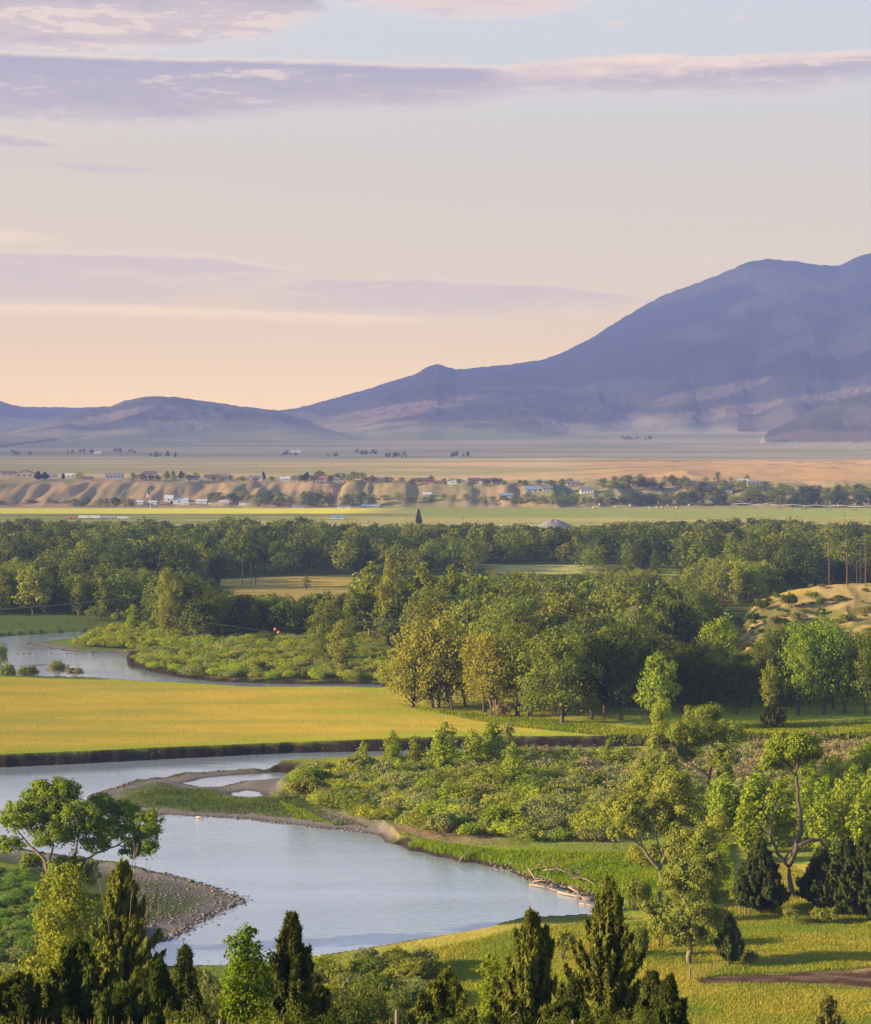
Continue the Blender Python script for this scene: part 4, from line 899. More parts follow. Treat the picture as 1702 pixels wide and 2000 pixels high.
t_fs = lambda u, v, r: r.choice([YEL, BRIGHT, MID, OLIVE, GREYG])
shrubs([(255,1288),(300,1266),(450,1250),(740,1245),(800,1320),(770,1332),(500,1334),(350,1322),(275,1304)], 3.4, 22, (1.8, 3.6), t_fs, w_fs, 'willow bushes beyond the meadow', 46, FS_ITEMS)
shrubs([(120,1262),(165,1247),(230,1224),(320,1218),(420,1232),(410,1262),(300,1270),(170,1269)], 3.6, 23, (1.6, 4.2), lambda u, v, r: r.choice([BRIGHT, YEL, OLIVE]), w_fs, 'willow bushes on the island spit', 22, FS_ITEMS)
merged('scrub', SC_ITEMS, 'low tangled willow scrub covering the tongue of land', M_LEAFC, 'scrub')
merged('far_scrub', FS_ITEMS, 'low green willow scrub beyond the gold meadow', M_LEAFC, 'scrub')
LSC = [(0.11, 0.20, 0.05), (0.14, 0.23, 0.055), (0.20, 0.27, 0.08)]
def t_ls(u, v, r): return r.choice(LSC)
TONE[LSC[0]] = 'dark green'; TONE[LSC[1]] = 'mid green'; TONE[LSC[2]] = 'light green'
shrubs([(-120,1705),(0,1702),(40,1712),(90,1740),(150,1790),(190,1840),(150,1875),(-120,1880)], 2.0, 24, (0.9, 1.9), t_ls, lambda u, v: 'behind gravel point by spreading cottonwood', 'bushes behind the gravel point', 14, LS_ITEMS)
merged('shore_scrub', LS_ITEMS, 'low green growth covering the bank behind the gravel point', M_LEAFC, 'scrub')
for z, L in list({p[0]: [q for q in PENDING if q[0] == p[0]] for p in PENDING}.items()):
    L.sort(key=lambda p: p[1])
    for tone in {p[3] for p in L}:
        S = [p for p in L if p[3] == tone]
        for i, p in enumerate(S): p[5]((f'{ORD[min(i, 19)]} {tone} willow bush from left {z}' if len(S) > 1 else f'single {tone} willow bush {z}'), len(S))
PENDING.clear()
for u, v, top, w, c, nm, txt in [(-2,1286,1240,46,GREYG,'willow_shrub','dark rounded bush at the picture edge by the far river'), (192,1209,1178,50,OLIVE,'willow_shrub','rounded olive bush on the grassy bank across the far river'), (232,1211,1190,34,OLIVE,'willow_shrub','smaller bush beside the rounded bush across the far river'),
    (16,1316,1288,40,GREYG,'willow_shrub','low grey-green bush between meadow and far river, first in line'), (54,1318,1290,44,MID,'willow_shrub','second dark bush in line between meadow and far river'), (112,1320,1283,46,GREYG,'willow_shrub','tallest bush in line between meadow and far river'), (146,1322,1296,36,DUSTY,'willow_shrub','dry brownish bush last in line by the far river'),
    (980,1402,1366,40,DUSTY,'dry_bush','round brown twiggy bush under the meadow grove'), (1102,1872,1800,52,OLIVE,'willow_shrub','round olive bush on the near river bank'), (1251,1872,1792,38,MID,'willow_shrub','small upright bush left of the straight-trunked cottonwood'), (1290,1850,1752,74,OLIVE,'willow_shrub','big loose bush between the two large cottonwoods'), (1240,1775,1690,70,MID,'willow_shrub','spreading bush on the rocky river end'),
    (1467,1887,1848,30,MID,'willow_shrub','little round bush right of the small pine'), (1318,1800,1715,50,MID,'willow_shrub','tall dark bush behind the straight-trunked cottonwood'), (1250,1690,1640,70,OLIVE,'willow_shrub','olive bush in grass before the brownish brush'), (1370,1690,1600,70,MID,'willow_shrub','leafy bush in the gap between cottonwoods'),
    (1610,1800,1760,60,OLIVE,'willow_shrub','low grassy bush in front of the dark junipers'), (1545,1800,1768,50,OLIVE,'willow_shrub','low bush right of the pointed juniper')]:
    put(SH[rnd2.randrange(5)] if w > 25 else SH[1], u, v, top, w, c, nm, txt, 'bush', 'scattered bushes')
HB_ITEMS = []
_r = random.Random(77)
while len(HB_ITEMS) < 150:
    u, Yq = _r.uniform(1400, 1790), _r.uniform(550, 650); xq = (u - CX) / F * Yq; zq = gz(xq, Yq)
    if zq < 3 or (zq > 17.5 and _r.random() < .8): continue
    b = SB[_r.randrange(3)]; h = _r.uniform(.7, 2.2); HB_ITEMS.append((b[3], b[4], xq, Yq, zq, h / 3 * np.array((1.3, 1.3, 1)), _r.uniform(0, 6.28), jit(_r.choice([DEEP, MID, GREYG, (0.12, 0.11, 0.06)]), .15)))
merged('hill_brush', HB_ITEMS, 'low sagebrush dotting the dry hillside', M_LEAFC, 'brush')
# hill shrubs
for i, (u, v, top, w, c, txt) in enumerate([(1490,1196,1166,34,DEEP,'dark bush on the nose of the dry hill'), (1545,1190,1154,42,DEEP,'largest dark bush on the dry hill slope'), (1588,1172,1152,34,MID,'green bush under the middle hill pole'), (1640,1174,1158,24,DEEP,'bush under the last hill pole'), (1515,1170,1156,18,MID,'tiny bush on the dry hill crest'), (1560,1215,1190,40,DUSTY,'brown brush halfway down the dry hill'), (1606,1180,1164,26,MID,'bush on bare slope between two hill poles'), (1690,1200,1180,30,OLIVE,'olive bush on the eroded hill face'), (1470,1216,1190,34,DEEP,'bush at the shaded foot of the hill nose'), (1520,1226,1200,44,DEEP,'wide dark bush low on the hill'), (1690,1158,1146,20,MID,'small bush at picture edge on the hill crest'), (1655,1218,1196,36,OLIVE,'bush low on the eroded hill face'), (1448,1226,1208,26,MID,'bush where the hill meets the woods')]):
    # stand on the hill where the sight line meets it
    d = None
    for Yq in np.arange(548, 665, 1.5):
        xq = (u - CX) / F * Yq; zq = gz(xq, Yq)
        if CY + F * (H - zq) / Yq <= v: d = Yq; break
    d = d or 640.0
    put(SH[i % 5], u, v, top, w, c, 'hill_shrub', txt, 'bush', 'bushes on the dry hill', Y=d)
# ------------------------------------------------------------------ near conifers and bluff growth
JV = {}
def jun(u, Y, top, wpx, color, label, seed, v=None, sprays=16000, size=None, ragged=.28, spires=5, cat='tree', name='juniper_tree', twig=0, group='junipers', base=.02, sweep=.6):
    if v is not None: x, Y = G(u, v)
    x = (u - CX) / F * Y; z = gz(x, Y); h = (H - (top - CY) / F * Y) - z; w = wpx / ppm(Y) * (1.12 if v is not None else 1.4); ragged = ragged if v is not None else max(ragged, .42)
    var = make_juniper(seed, h, w, sprays, size or 0.0115 * Y ** .62 + 0.05, spires, ragged, base, 1.0, sweep)
    r = tree(name, var, (x, Y, z), h, jit(color, .04), label, cat, group, 0.0)
    if twig:
        rr = random.Random(seed)
        for k in range(twig):
            tb = MB(); a = rr.uniform(0, 6.28); q = rr.uniform(.35, .8) * w * .5; hh = h * rr.uniform(.55, .9)
            twigs(tb, (math.cos(a) * q, math.sin(a) * q, hh), (math.cos(a) * .25, math.sin(a) * .25, 1), h * .11, .03, 1, .35)
            tb.build('bare_branch', M_BARKL, r, True)
    return r
JD, JO, JB = (0.085, 0.105, 0.030), (0.16, 0.165, 0.038), (0.19, 0.21, 0.04)
jun(1040, 96, 1772, 104, JO, 'tall pointed juniper standing against the near river bend', 401, ragged=.32)
jun(1190, 104, 1702, 112, JO, 'tallest near juniper, its top crossing the rocky river end', 402, ragged=.30, sprays=16000)
jun(1274, 92, 1892, 70, JD, 'dark juniper beside the tallest one, pointed like a candle', 403, ragged=.3)
jun(1308, 90, 1905, 64, JD, 'shorter dark juniper next to the sunny meadow', 404, ragged=.3)
jun(570, 95, 1772, 88, JD, 'slim dark juniper beside the bright young poplar', 405, ragged=.34)
jun(872, 84, 1892, 96, JO, 'low juniper with several tips left of the thin poplar', 406, ragged=.45, spires=3)
jun(362, 100, 1846, 66, JD, 'narrow dark juniper rising before the pale willows', 407)
jun(312, 92, 1872, 70, JD, 'small dark juniper against the foot of the ragged one', 408)
jun(150, 80, 1832, 130, JD, 'broad dark juniper in front of the ragged one', 409, sprays=16000)
jun(38, 78, 1902, 120, JD, 'dark juniper in the corner below the spreading cottonwood', 410, ragged=.4)
jun(1122, 90, 1908, 60, JD, 'short juniper between the two tall near ones', 411)
jun(1105, 84, 1955, 110, JD, 'low dark juniper at the foot of the tall near ones', 412, ragged=.4, sprays=9000)
jun(620, 82, 1925, 90, JD, 'squat dark juniper right of the slim dark one', 413, ragged=.4, sprays=9000)
jun(240, 76, 1930, 150, JD, 'wide shaded juniper at the bottom of the slope', 414, ragged=.4)
jun(1620, 214, 1944, 50, (0.22, 0.21, 0.045), 'small lone juniper in the sunny near meadow', 415, sprays=3500, ragged=.4)
jun(1485, 0, 1632, 102, JD, 'pointed dark juniper in front of the gnarled cottonwood', 416, v=1782, sprays=20000, ragged=.14, base=.06, sweep=.22)
jun(1604, 0, 1652, 84, JD, 'dark juniper just right of the gnarled trunk', 417, v=1772, ragged=.4, sweep=.1, base=.1)
jun(1654, 0, 1628, 96, JD, 'dark spreading juniper beyond the bent dead limb', 418, v=1786, ragged=.45, sweep=.15, base=.08)
jun(1698, 0, 1606, 110, JD, 'dark juniper at the picture edge above the meadow', 419, v=1792, ragged=.4, sweep=.2)
jun(1425, 0, 1786, 50, (0.10, 0.125, 0.03), 'small pine before the straight-trunked cottonwood', 420, v=1888, sprays=5000, ragged=.2, name='pine_tree', base=.1)
jun(1513, 0, 1372, 42, JD, 'small dark juniper under the slim olive tree', 421, v=1424, sprays=3000, group='junipers')
jun(818, 0, 994, 12, JD, 'lone dark spruce at the edge of the hay fields', 422, v=1026, sprays=2500, size=.9, name='spruce_tree', ragged=.1, group=None)
jun(240, 112, 1660, 150, JB, 'ragged old juniper with bare upright branch tips', 430, sprays=34000, ragged=.42, spires=7, twig=16, size=.20, sweep=.36)
# poplars on the bluff
def bpop(u, Y, top, w, c, lab, seed, leaves=6500, size=.15):
    x = (u - CX) / F * Y; z = gz(x, Y); h = (H - (top - CY) / F * Y) - z
    var = make_poplar(seed, h, w / ppm(Y) * 1.1, leaves, size, .03)
    tree('poplar_tree', var, (x, Y, z), h, jit(c, .03), lab, 'tree', 'young poplars on the bluff', 0.0)
bpop(480, 90, 1812, 84, (0.15, 0.215, 0.02), 'bright leafy young poplar glowing beside the slim juniper', 451)
bpop(128, 150, 1688, 150, (0.26, 0.285, 0.042), 'leafy yellow-green tree below the spreading cottonwood, beside the ragged juniper', 453, 16000, .22)
bpop(960, 104, 1858, 46, (0.24, 0.27, 0.025), 'thin yellow-green young poplar near the tall pointed juniper', 452, 2200)
# bushes on the lower bluff
WB = [make_shrub(460 + i, 6.0, w, 5200, 0.20, .2) for i, w in enumerate((5.5, 6.5, 5.0))]
for i, (u, Y, top, w, c, txt) in enumerate([(655,178,1872,90,OLIVE,'olive willow bush at the near shore right of the slim juniper'), (722,172,1864,110,(0.11,0.14,0.04),'big shaded willow bush in the middle of the near shore'), (782,182,1892,80,(0.12,0.16,0.05),'rounded green willow bush by the near grass'), (700,140,1925,150,(0.08,0.10,0.03),'dark low bush under the near willows'), (400,184,1856,70,GREYG,'pale grey-green willow behind the narrow juniper'), (445,186,1870,60,OLIVE,'olive willow by the bright young poplar'),
   (20,186,1872,100,YEL,'sunny yellow-green bush in the lower corner'), (95,182,1884,90,YEL,'sunny bush between corner and ragged juniper'), (60,150,1925,140,OLIVE,'olive bush below the sunny corner bushes'), (330,170,1885,80,OLIVE,'olive bush behind the small dark juniper'), (300,120,1950,160,(0.07,0.09,0.03),'dark bush low on the slope by the ragged juniper'), (420,90,1955,120,(0.07,0.09,0.025),'dark bush left of the bright poplar foot'), (540,88,1965,110,(0.07,0.09,0.025),'dark bush under the slim juniper'), (780,92,1965,120,(0.10,0.11,0.03),'dull green bush left of the many-tipped juniper'), (940,88,1970,90,(0.07,0.09,0.025),'dark bush right of the many-tipped juniper'), (350,70,1978,110,BRIGHT,'bright green low bush at the bottom edge'), (180,180,1850,90,OLIVE,'olive bush hidden behind the broad dark juniper')]):
    x = (u - CX) / F * Y; z = gz(x, Y); h = (H - (top - CY) / F * Y) - z; var = WB[i % 3]
    w0 = np.abs(var[3][:, :2]).max() * 1.75
    tree('willow_shrub', var, (x, Y, z), h, jit(c, .05), txt, 'bush', 'bushes on the bluff', None, (w / ppm(Y)) / (w0 * h / var[2]), ('stems', 'foliage'))

NS_ITEMS = []
def near_scrub(zone, n, tops, tones, seed):
    r = random.Random(seed); P = gpoly(zone)
    P = np.array(P); lo, hi = P.min(0), P.max(0); k = 0
    while k < n:
        x, y = r.uniform(lo[0], hi[0]), r.uniform(lo[1], hi[1])
        if sd_poly(np.array([x]), np.array([y]), P, 20)[0] < 0: continue
        z, _, dw, _b = terrain(np.array([x]), np.array([y]))
        k += 1
        if dw[0] > -1.5: continue
        b = SH[r.randrange(5)]; h = r.uniform(*tops); NS_ITEMS.append((b[3], b[4], x, y, float(z[0]), h / 3.0 * np.array((1.2, 1.2, 1.0)), r.uniform(0, 6.28), jit(r.choice(tones), .15)))
near_scrub([(-120,1845),(190,1850),(220,1890),(330,1925),(480,1918),(620,1903),(620,2000),(-120,2060)], 130, (1.4, 3.6), [OLIVE, YEL, MID, GREYG, (0.16, 0.20, 0.04)], 31)
near_scrub([(600,1898),(720,1884),(840,1884),(800,2000),(560,2030)], 40, (1.6, 3.4), [OLIVE, MID, GREYG], 32)
merged('shore_willows', NS_ITEMS, 'tangle of willows and bushes filling the near river bank', M_LEAFC, 'scrub')
BS_ITEMS = []; _r = random.Random(12)
for k in range(62):
    u = _r.uniform(-40, 1330) if k < 44 else _r.uniform(-40, 480); Y = _r.uniform(62, 118); top = _r.uniform(1925, 1995) + (25 if 600 < u < 1000 else 0); x = (u - CX) / F * Y; z = gz(x, Y)
    h = (H - (top - CY) / F * Y) - z; b = WB[k % 3]
    if h < .8: continue
    w = _r.uniform(.28, .42); BS_ITEMS.append((b[3], b[4], x, Y, z, np.array((w, w, h / 6.0)), _r.uniform(0, 6.28), jit(_r.choice([(0.09, 0.12, 0.035), (0.12, 0.145, 0.04), (0.16, 0.18, 0.045)]), .2)))
merged('bluff_scrub', BS_ITEMS, 'dark low brush between the junipers at the bottom of the view', M_LEAFC, 'scrub')
# ------------------------------------------------------------------ grass as stuff
def grass(name, zone, n, hr, c1, c2, label, seed, bmin=-1.0, wd=.035):
    global rng
    rng = np.random.default_rng(seed)
    P = np.array(gpoly(zone)); lo, hi = P.min(0), P.max(0)
    q = lo + rng.random((n * 3, 2)) * (hi - lo); q = q[sd_poly(q[:, 0], q[:, 1], P, 50) > 0][:n]
    z, _, dw, bar = terrain(q[:, 0], q[:, 1]); k = (dw < -0.25) & ((bar < -1) | (bmin > 0)) & ((bmin < 0) | (dw < -bmin - 3 * fbm(q[:, 0] / 6, q[:, 1] / 6, 3, 9))) & (sd_poly(q[:, 0], q[:, 1], DIRT, 30) < 0.2); q = q[k]; z = z[k]; m = len(q)
    a = rng.random(m) * math.pi; hh = hr[0] + (hr[1] - hr[0]) * rng.random(m) * (0.5 + fbm(q[:, 0] / 5, q[:, 1] / 5, 2, seed)); w = wd * (0.6 + rng.random(m)) * hh / .5
    d = np.stack([np.cos(a), np.sin(a)], 1); ln = rng.normal(size=(m, 2)) * .25 * hh[:, None]
    b0 = np.concatenate([q - d * w[:, None], z[:, None] - .05], 1); b1 = np.concatenate([q + d * w[:, None], z[:, None] - .05], 1)
    t1 = np.concatenate([q + d * w[:, None] * .5 + ln, (z + hh)[:, None]], 1); t0 = np.concatenate([q - d * w[:, None] * .5 + ln, (z + hh * .85)[:, None]], 1)
    V = np.stack([b0, b1, t1, t0], 1).reshape(-1, 3)
    f = np.clip(fbm(q[:, 0] / 9, q[:, 1] / 5, 4, seed + 3) * 2.2 - .6 + rng.normal(size=m) * .15, 0, 1)
    me = np_mesh(name, V, quads=np.arange(m * 4).reshape(-1, 4), face_attr=rng.random(m) * .5 + .25, fcol=mix(np.array(c1), np.array(c2), f), mats=(M_GRASS,))
    tag(link(name, me), label, 'grass', None, 'stuff')
grass('meadow_grass', [(1180,1905),(1210,1800),(1400,1790),(1480,1660),(1720,1790),(1760,2010),(330,2015),(420,1915),(600,1894),(700,1878),(800,1858),(930,1836),(1000,1816),(1080,1808),(1180,1794)], 320000, (.12, .42), (0.50, 0.42, 0.085), (0.26, 0.33, 0.05), 'long grass of the sunny near meadow', 501)
grass('bank_grass', [(745,1642),(800,1630),(1000,1650),(1200,1660),(1420,1650),(1440,1760),(1230,1775),(1140,1745),(1000,1695),(880,1678)], 90000, (.3, .8), (0.19, 0.31, 0.018), (0.30, 0.33, 0.03), 'bright green grass overhanging the river bank', 502)
grass('tongue_grass', [(545,1552),(640,1583),(760,1608),(900,1640),(1000,1652),(880,1674),(800,1654),(745,1634),(640,1608),(590,1590)], 30000, (.2, .55), (0.19, 0.31, 0.022), (0.30, 0.34, 0.04), 'green grass growing down to the edge of the gravel bar', 506, 1.2, .06)
grass('shore_grass', [(180,1556),(270,1530),(500,1520),(740,1600),(760,1640),(640,1612),(330,1588)], 14000, (.15, .4), (0.07, 0.11, 0.025), (0.16, 0.21, 0.03), 'short green growth on the gravel bar', 503, 1.5, .10)
grass('field_grass', [(-120,1319),(230,1329),(420,1339),(740,1345),(870,1390),(1100,1412),(1240,1426),(1240,1440),(1000,1442),(567,1458),(0,1477),(-120,1482)], 60000, (.10, .26), (0.54, 0.385, 0.065), (0.36, 0.33, 0.055), 'ripe gold grass of the hay meadow', 504, wd=.08)
grass('far_bank_grass', [(780,1376),(1130,1412),(1240,1424),(1440,1412),(1720,1412),(1720,1436),(1440,1440),(1240,1442),(1000,1420)], 40000, (.25, .6), (0.36, 0.36, 0.035), (0.20, 0.28, 0.025), 'yellow-green grass along the far cut bank', 505, wd=.09)
# a few blades on the edge of the bluff in front of the lens
mbg = MB(); rg_ = random.Random(3)
for i in range(90):
    Yb = rg_.uniform(13.0, 16.0); u = rg_.choice((rg_.uniform(-50, 1050), rg_.uniform(-50, 560))); x = (u - CX) / F * Yb; z = gz(x, Yb)
    top = H - (rg_.uniform(1984, 2004) - CY) / F * Yb; l = rg_.uniform(-.05, .05)
    mbg.tube([(x, Yb, z - .05), (x + l * .4, Yb, (z + top) / 2), (x + l, Yb, top)], [.004, .003, .001], 4)
tag(mbg.build('bluff_grass', simple_mat('dry_blade', (0.40, 0.30, 0.10), .9, .3, 8)), 'dry grass blades on the edge of the bluff', 'grass', None, 'stuff')

# ------------------------------------------------------------------ stones and driftwood
def stone_mesh(seed, n=1, sub=1):
    import bmesh
    r = random.Random(seed); bm = bmesh.new(); bmesh.ops.create_icosphere(bm, subdivisions=sub + 1, radius=0.5)
    for v in bm.verts: v.co *= 1 + r.uniform(-.22, .18)
    for v in bm.verts: v.co.z *= .62
    me = bpy.data.meshes.new('stone'); bm.to_mesh(me); bm.free(); me.materials.append(M_ROCK); return me
st = [stone_mesh(i) for i in range(3)]
def stones(name, path, n, spread, sr, label, seed):
    r = random.Random(seed); V0s, F0s = [], []; off = 0
    base = []
    for m in st:
        co_ = np.zeros(len(m.vertices) * 3); m.vertices.foreach_get('co', co_); base.append((co_.reshape(-1, 3), np.array([list(p.vertices) for p in m.polygons])))
    for i in range(n):
        k = r.uniform(0, len(path) - 1.001); a, b = path[int(k)], path[int(k) + 1]; t = k - int(k)
        x, y = G(a[0] + (b[0] - a[0]) * t, a[1] + (b[1] - a[1]) * t, WZ); x += r.gauss(0, spread); y += r.gauss(0, spread); z = max(gz(x, y), WZ - .12)
        s = r.uniform(*sr) * (1 if r.random() < .85 else 1.7); c, f = base[r.randrange(3)]; q = r.uniform(0, 6.28)
        R = np.array(((math.cos(q), math.sin(q), 0), (-math.sin(q), math.cos(q), 0), (0, 0, 1)))
        V0s.append(c @ R * s * np.array((r.uniform(.8, 1.5), 1, .9)) + np.array((x, y, z + s * .12))); F0s.append(f + off); off += len(c)
    me = np_mesh(name, np.concatenate(V0s), tris=np.concatenate(F0s), mats=(M_ROCK,))
    tag(link(name, me), label, 'stones', None, 'stuff')
stones('shore_gravel', [(330,1836),(360,1824),(400,1800),(440,1780),(482,1757),(455,1747),(400,1732),(330,1710)], 900, .8, (.12, .4), 'dark cobbles along the edge of the gravel point', 61)
def cobbles(name, zone, n, sr, label, seed):
    r = random.Random(seed); P = np.array(gpoly(zone, -1.6)); lo, hi = P.min(0), P.max(0); q = np.random.default_rng(seed).random((n * 3, 2)) * (hi - lo) + lo
    q = q[sd_poly(q[:, 0], q[:, 1], P, 20) > 0][:n]; zz = terrain(q[:, 0], q[:, 1])[0]; Vs, Fs = [], []
    c0 = np.zeros(len(st[0].vertices) * 3); st[0].vertices.foreach_get('co', c0); c0 = c0.reshape(-1, 3); f0 = np.array([list(p.vertices) for p in st[0].polygons])
    for i, (x, y) in enumerate(q):
        s = r.uniform(*sr) * (1 if r.random() < .9 else 2); Vs.append(c0 * s * np.array((r.uniform(.8, 1.6), r.uniform(.8, 1.3), 1)) + np.array((x, y, zz[i] + s * .1))); Fs.append(f0 + i * len(c0))
    tag(link(name, np_mesh(name, np.concatenate(Vs), tris=np.concatenate(Fs), mats=(M_ROCK,))), label, 'stones', None, 'stuff')
cobbles('point_gravel', [(250,1700),(330,1712),(400,1734),(470,1757),(435,1780),(390,1802),(330,1830),(260,1850)], 1500, (.08, .22), 'scattered cobbles over the gravel point', 71)
cobbles('spit_gravel', [(200,1560),(267,1532),(360,1518),(434,1513),(520,1508),(590,1565),(745,1632),(640,1612),(470,1592),(317,1588)], 1300, (.08, .22), 'scattered cobbles over the gravel bar', 72)
stones('bar_gravel', [(180,1556),(267,1527),(360,1515),(434,1510),(434,1510)], 320, .6, (.12, .35), 'cobbles along the thin gravel spit by the channel', 62)
stones('bar_edge_gravel', [(200,1578),(317,1593),(470,1599),(568,1611),(700,1624),(748,1637)], 800, .5, (.10, .32), 'cobbles along the lower edge of the gravel bar', 63)
stones('riffle_gravel', [(15,1280),(60,1276),(110,1278),(150,1276),(210,1277)], 130, .7, (.2, .6), 'dark stones breaking the far river in a riffle', 64)
stones('eroded_rubble', [(960,1691),(1000,1702),(1030,1714),(1060,1724),(1100,1735),(1140,1747),(1190,1758),(1222,1774),(1226,1790)], 260, .55, (.2, .55), 'dark rubble and broken turf below the eroded bank', 66)
BR = [(1150,1752,1.3,'low boulder where the river bank ends'), (1172,1758,1.0,'boulder beside the pile of driftwood'), (1200,1766,1.6,'largest boulder at the rocky river end'), (1216,1776,1.2,'boulder half in the water at the river end'), (1228,1790,1.5,'pale boulder furthest round the river end'), (1212,1757,1.1,'boulder on the slope above the river end'), (1226,1768,0.9,'small boulder behind the largest one'), (1130,1748,.8,'small boulder among the driftwood logs'), (1196,1752,.9,'small boulder above the largest one')]
for i, (u, v, s, txt) in enumerate(BR):
    x, y = G(u, v, WZ + .5); o = link('boulder', st[i % 3]); o.location = (x, y, max(gz(x, y), WZ) + s * .1); o.scale = (s * 1.3, s, s); o.rotation_euler = (0, 0, i * 1.3); tag(o, txt, 'boulder', 'boulders at the river end')
def log(path, r, label, zoff=.15, branch=0, name='driftwood_log', m=None):
    pts = []
    for p in path:
        x, y = G(p[0], p[1], WZ + .6); z = max(gz(x, y), WZ) + zoff + (p[2] if len(p) > 2 else 0); pts.append((x, y, z))
    mb = MB(); n = len(pts); mb.tube(pts, [r * (1 - .5 * i / (n - 1)) for i in range(n)], 8)
    for k in range(branch): twigs(mb, Vector(pts[0]).lerp(Vector(pts[-1]), rnd2.uniform(.0, .5)), (rnd2.uniform(-1, 1), rnd2.uniform(-.4, .4), rnd2.uniform(.1, .9)), rnd2.uniform(.6, 1.4), r * .45, 1, .6)
    return tag(mb.build(name, m or M_DRIFT, None, True), label, 'log', 'driftwood along the river')
log([(1035,1722),(1060,1726),(1085,1733),(1105,1738)], .13, 'pale driftwood log lying at the foot of the eroded bank', .2, 4)
log([(1090,1737),(1120,1743),(1150,1750),(1168,1752)], .18, 'thick bleached log along the water by the boulders', .2, 2)
log([(1032,1708,.6),(1045,1714,.2),(1062,1716)], .12, 'short pale log poking up at the eroded bank', .25, 3)
log([(1132,1757),(1150,1760),(1170,1765)], .12, 'small log half in the water below the thick one', .1, 2)
log([(897,1682,.3),(915,1676,.8),(932,1671,1.2)], .11, 'slanting driftwood pole on the green bank', .3, 1)
log([(1060,1712,.5),(1090,1716,.9),(1120,1722,.4)], .13, 'dark root tangle under the bank edge', .3, 9, 'root_tangle', M_WOOD)
log([(1120,1728,.5),(1145,1735,.8),(1165,1742,.3)], .13, 'dark brush heap above the thick bleached log', .3, 11, 'brush_heap', M_WOOD)
log([(1042,1718),(1058,1721,.4),(1074,1722,.1)], .10, 'thin grey branch over the pale log at the eroded bank', .35, 3)
log([(1110,1736,.5),(1128,1741,.1),(1150,1744)], .12, 'grey log slanting across the brush heap', .4, 2)
log([(1180,1762),(1200,1768,.2),(1218,1778)], .13, 'pale log wedged between the largest boulders', .35, 1)
log([(1150,1812),(1175,1808),(1192,1803)], .10, 'bleached log on the sandy near shore', .2, 1)
log([(1224,1421,.2),(1250,1423,.2),(1268,1422,.3)], .15, 'grey fallen log on the far bank grass', 2.3, 3, 'fallen_log')
log([(920,1396,.2),(945,1388,.8),(968,1380,1.2)], .13, 'leaning fallen trunk under the meadow grove', 2.3, 3, 'fallen_log')
log([(890,1389,.1),(915,1393,.2),(940,1397,.1)], .12, 'grey log on the ground under the meadow grove', 2.3, 4, 'fallen_log')
log([(1625,1448,.4),(1640,1443,.9),(1655,1438,.9)], .08, 'bleached branch leaning on the shaded far cut bank', 1.2, 2, 'fallen_log')
log([(384,1591),(398,1592)], .16, 'orange-brown stump stranded on the bar edge', .2, 0, 'stranded_log', M_TAN)
for u, v, s, txt in ((713, 1583, .5, 'pale stone in the grass of the bar'), (568, 1585, .6, 'white stone by the pond on the gravel bar')):
    x, y = G(u, v, WZ + 1); o = link('boulder', st[0]); o.location = (x, y, gz(x, y) + .1); o.scale = (s * 1.6, s, s); tag(o, txt, 'stone')

# ------------------------------------------------------------------ fences and posts
def post(u, v, h, r, label, name='fence_post', lean=0.0, Y=None, group='weathered fence posts'):
    x, y = G(u, v) if Y is None else ((u - CX) / F * Y, Y); z = gz(x, y)
    mb = MB().tube([(0, 0, -.4), (lean * .4, 0, h * .5), (lean, .02, h * .97), (lean, .02, h)], [r, r * .96, r * .92, r * .6], 9)
    o = mb.build(name, M_WOOD); o.location = (x, y, z); return tag(o, label, 'post', group)
post(1430, 2002, 1.3, .14, 'stout weathered post in the near meadow at the bottom edge', Y=213)
post(1348, 1916, 1.45, .13, 'thick post at the corner of the bare earth patch')
for u, v, h, txt in ((1361, 1912, 1.2, 'thin stake just past the corner post'), (1373, 1905, 1.1, 'thin leaning stake by the bare earth'), (1388, 1900, 1.0, 'thin stake at the shaded grass edge'), (1397, 1893, .9, 'last thin stake before the small pine'), (847, 1884, 1.2, 'lone dark post on the near river bank'), (1417, 1797, 1.2, 'post left of the pointed juniper, nearest the cottonwood'), (1431, 1793, 1.2, 'second post from the cottonwood toward the juniper'), (1445, 1783, 1.2, 'tall post standing back by the pointed juniper'), (1456, 1785, 1.2, 'braced post beside the pointed juniper'), (1464, 1785, 1.1, 'post joined to the braced one by a rail'), (1399, 1760, .9, 'small post in green grass behind the cottonwood'), (1175, 1692, 1.2, 'post in the grass above the eroded bank')):
    post(u, v, h, .05 if 'thin' in txt else .10, txt, lean=.12 if 'leaning' in txt else 0)
for u, Yp, top, txt in ((775, 60, 1972, 'short post at the foot of the view left of centre'), (1120, 60, 1992, 'post top just showing at the bottom edge'), (430, 58, 1990, 'pale post top under the bright poplar')):
    x = (u - CX) / F * Yp; z = gz(x, Yp); post(u, 0, H - (top - CY) / F * Yp - z, .055, txt, Y=Yp)
x, y = G(1460, 1785); z = gz(x, y); mb = MB().tube([(-.35, 0, .75), (.45, 0, .72)], [.05, .05], 7)
o = mb.build('fence_rail', M_WOOD); o.location = (x, y - .12, z); tag(o, 'short rail joining two posts by the pointed juniper', 'rail')
rf = empty('broken_fence', (*G(1530, 1884), gz(*G(1530, 1884))), 'broken pole fence sagging into grass above the bare earth', 'fence')
for k, pts in enumerate(([(-1.45, 0, -.3), (-1.4, 0, 1.05)], [(-1.1, 0, -.3), (-1.15, 0, 1.0)], [(1.6, .1, -.3), (1.65, .1, .7)])): MB().tube(pts, [.06, .05], 7).build('post', M_WOOD, rf)
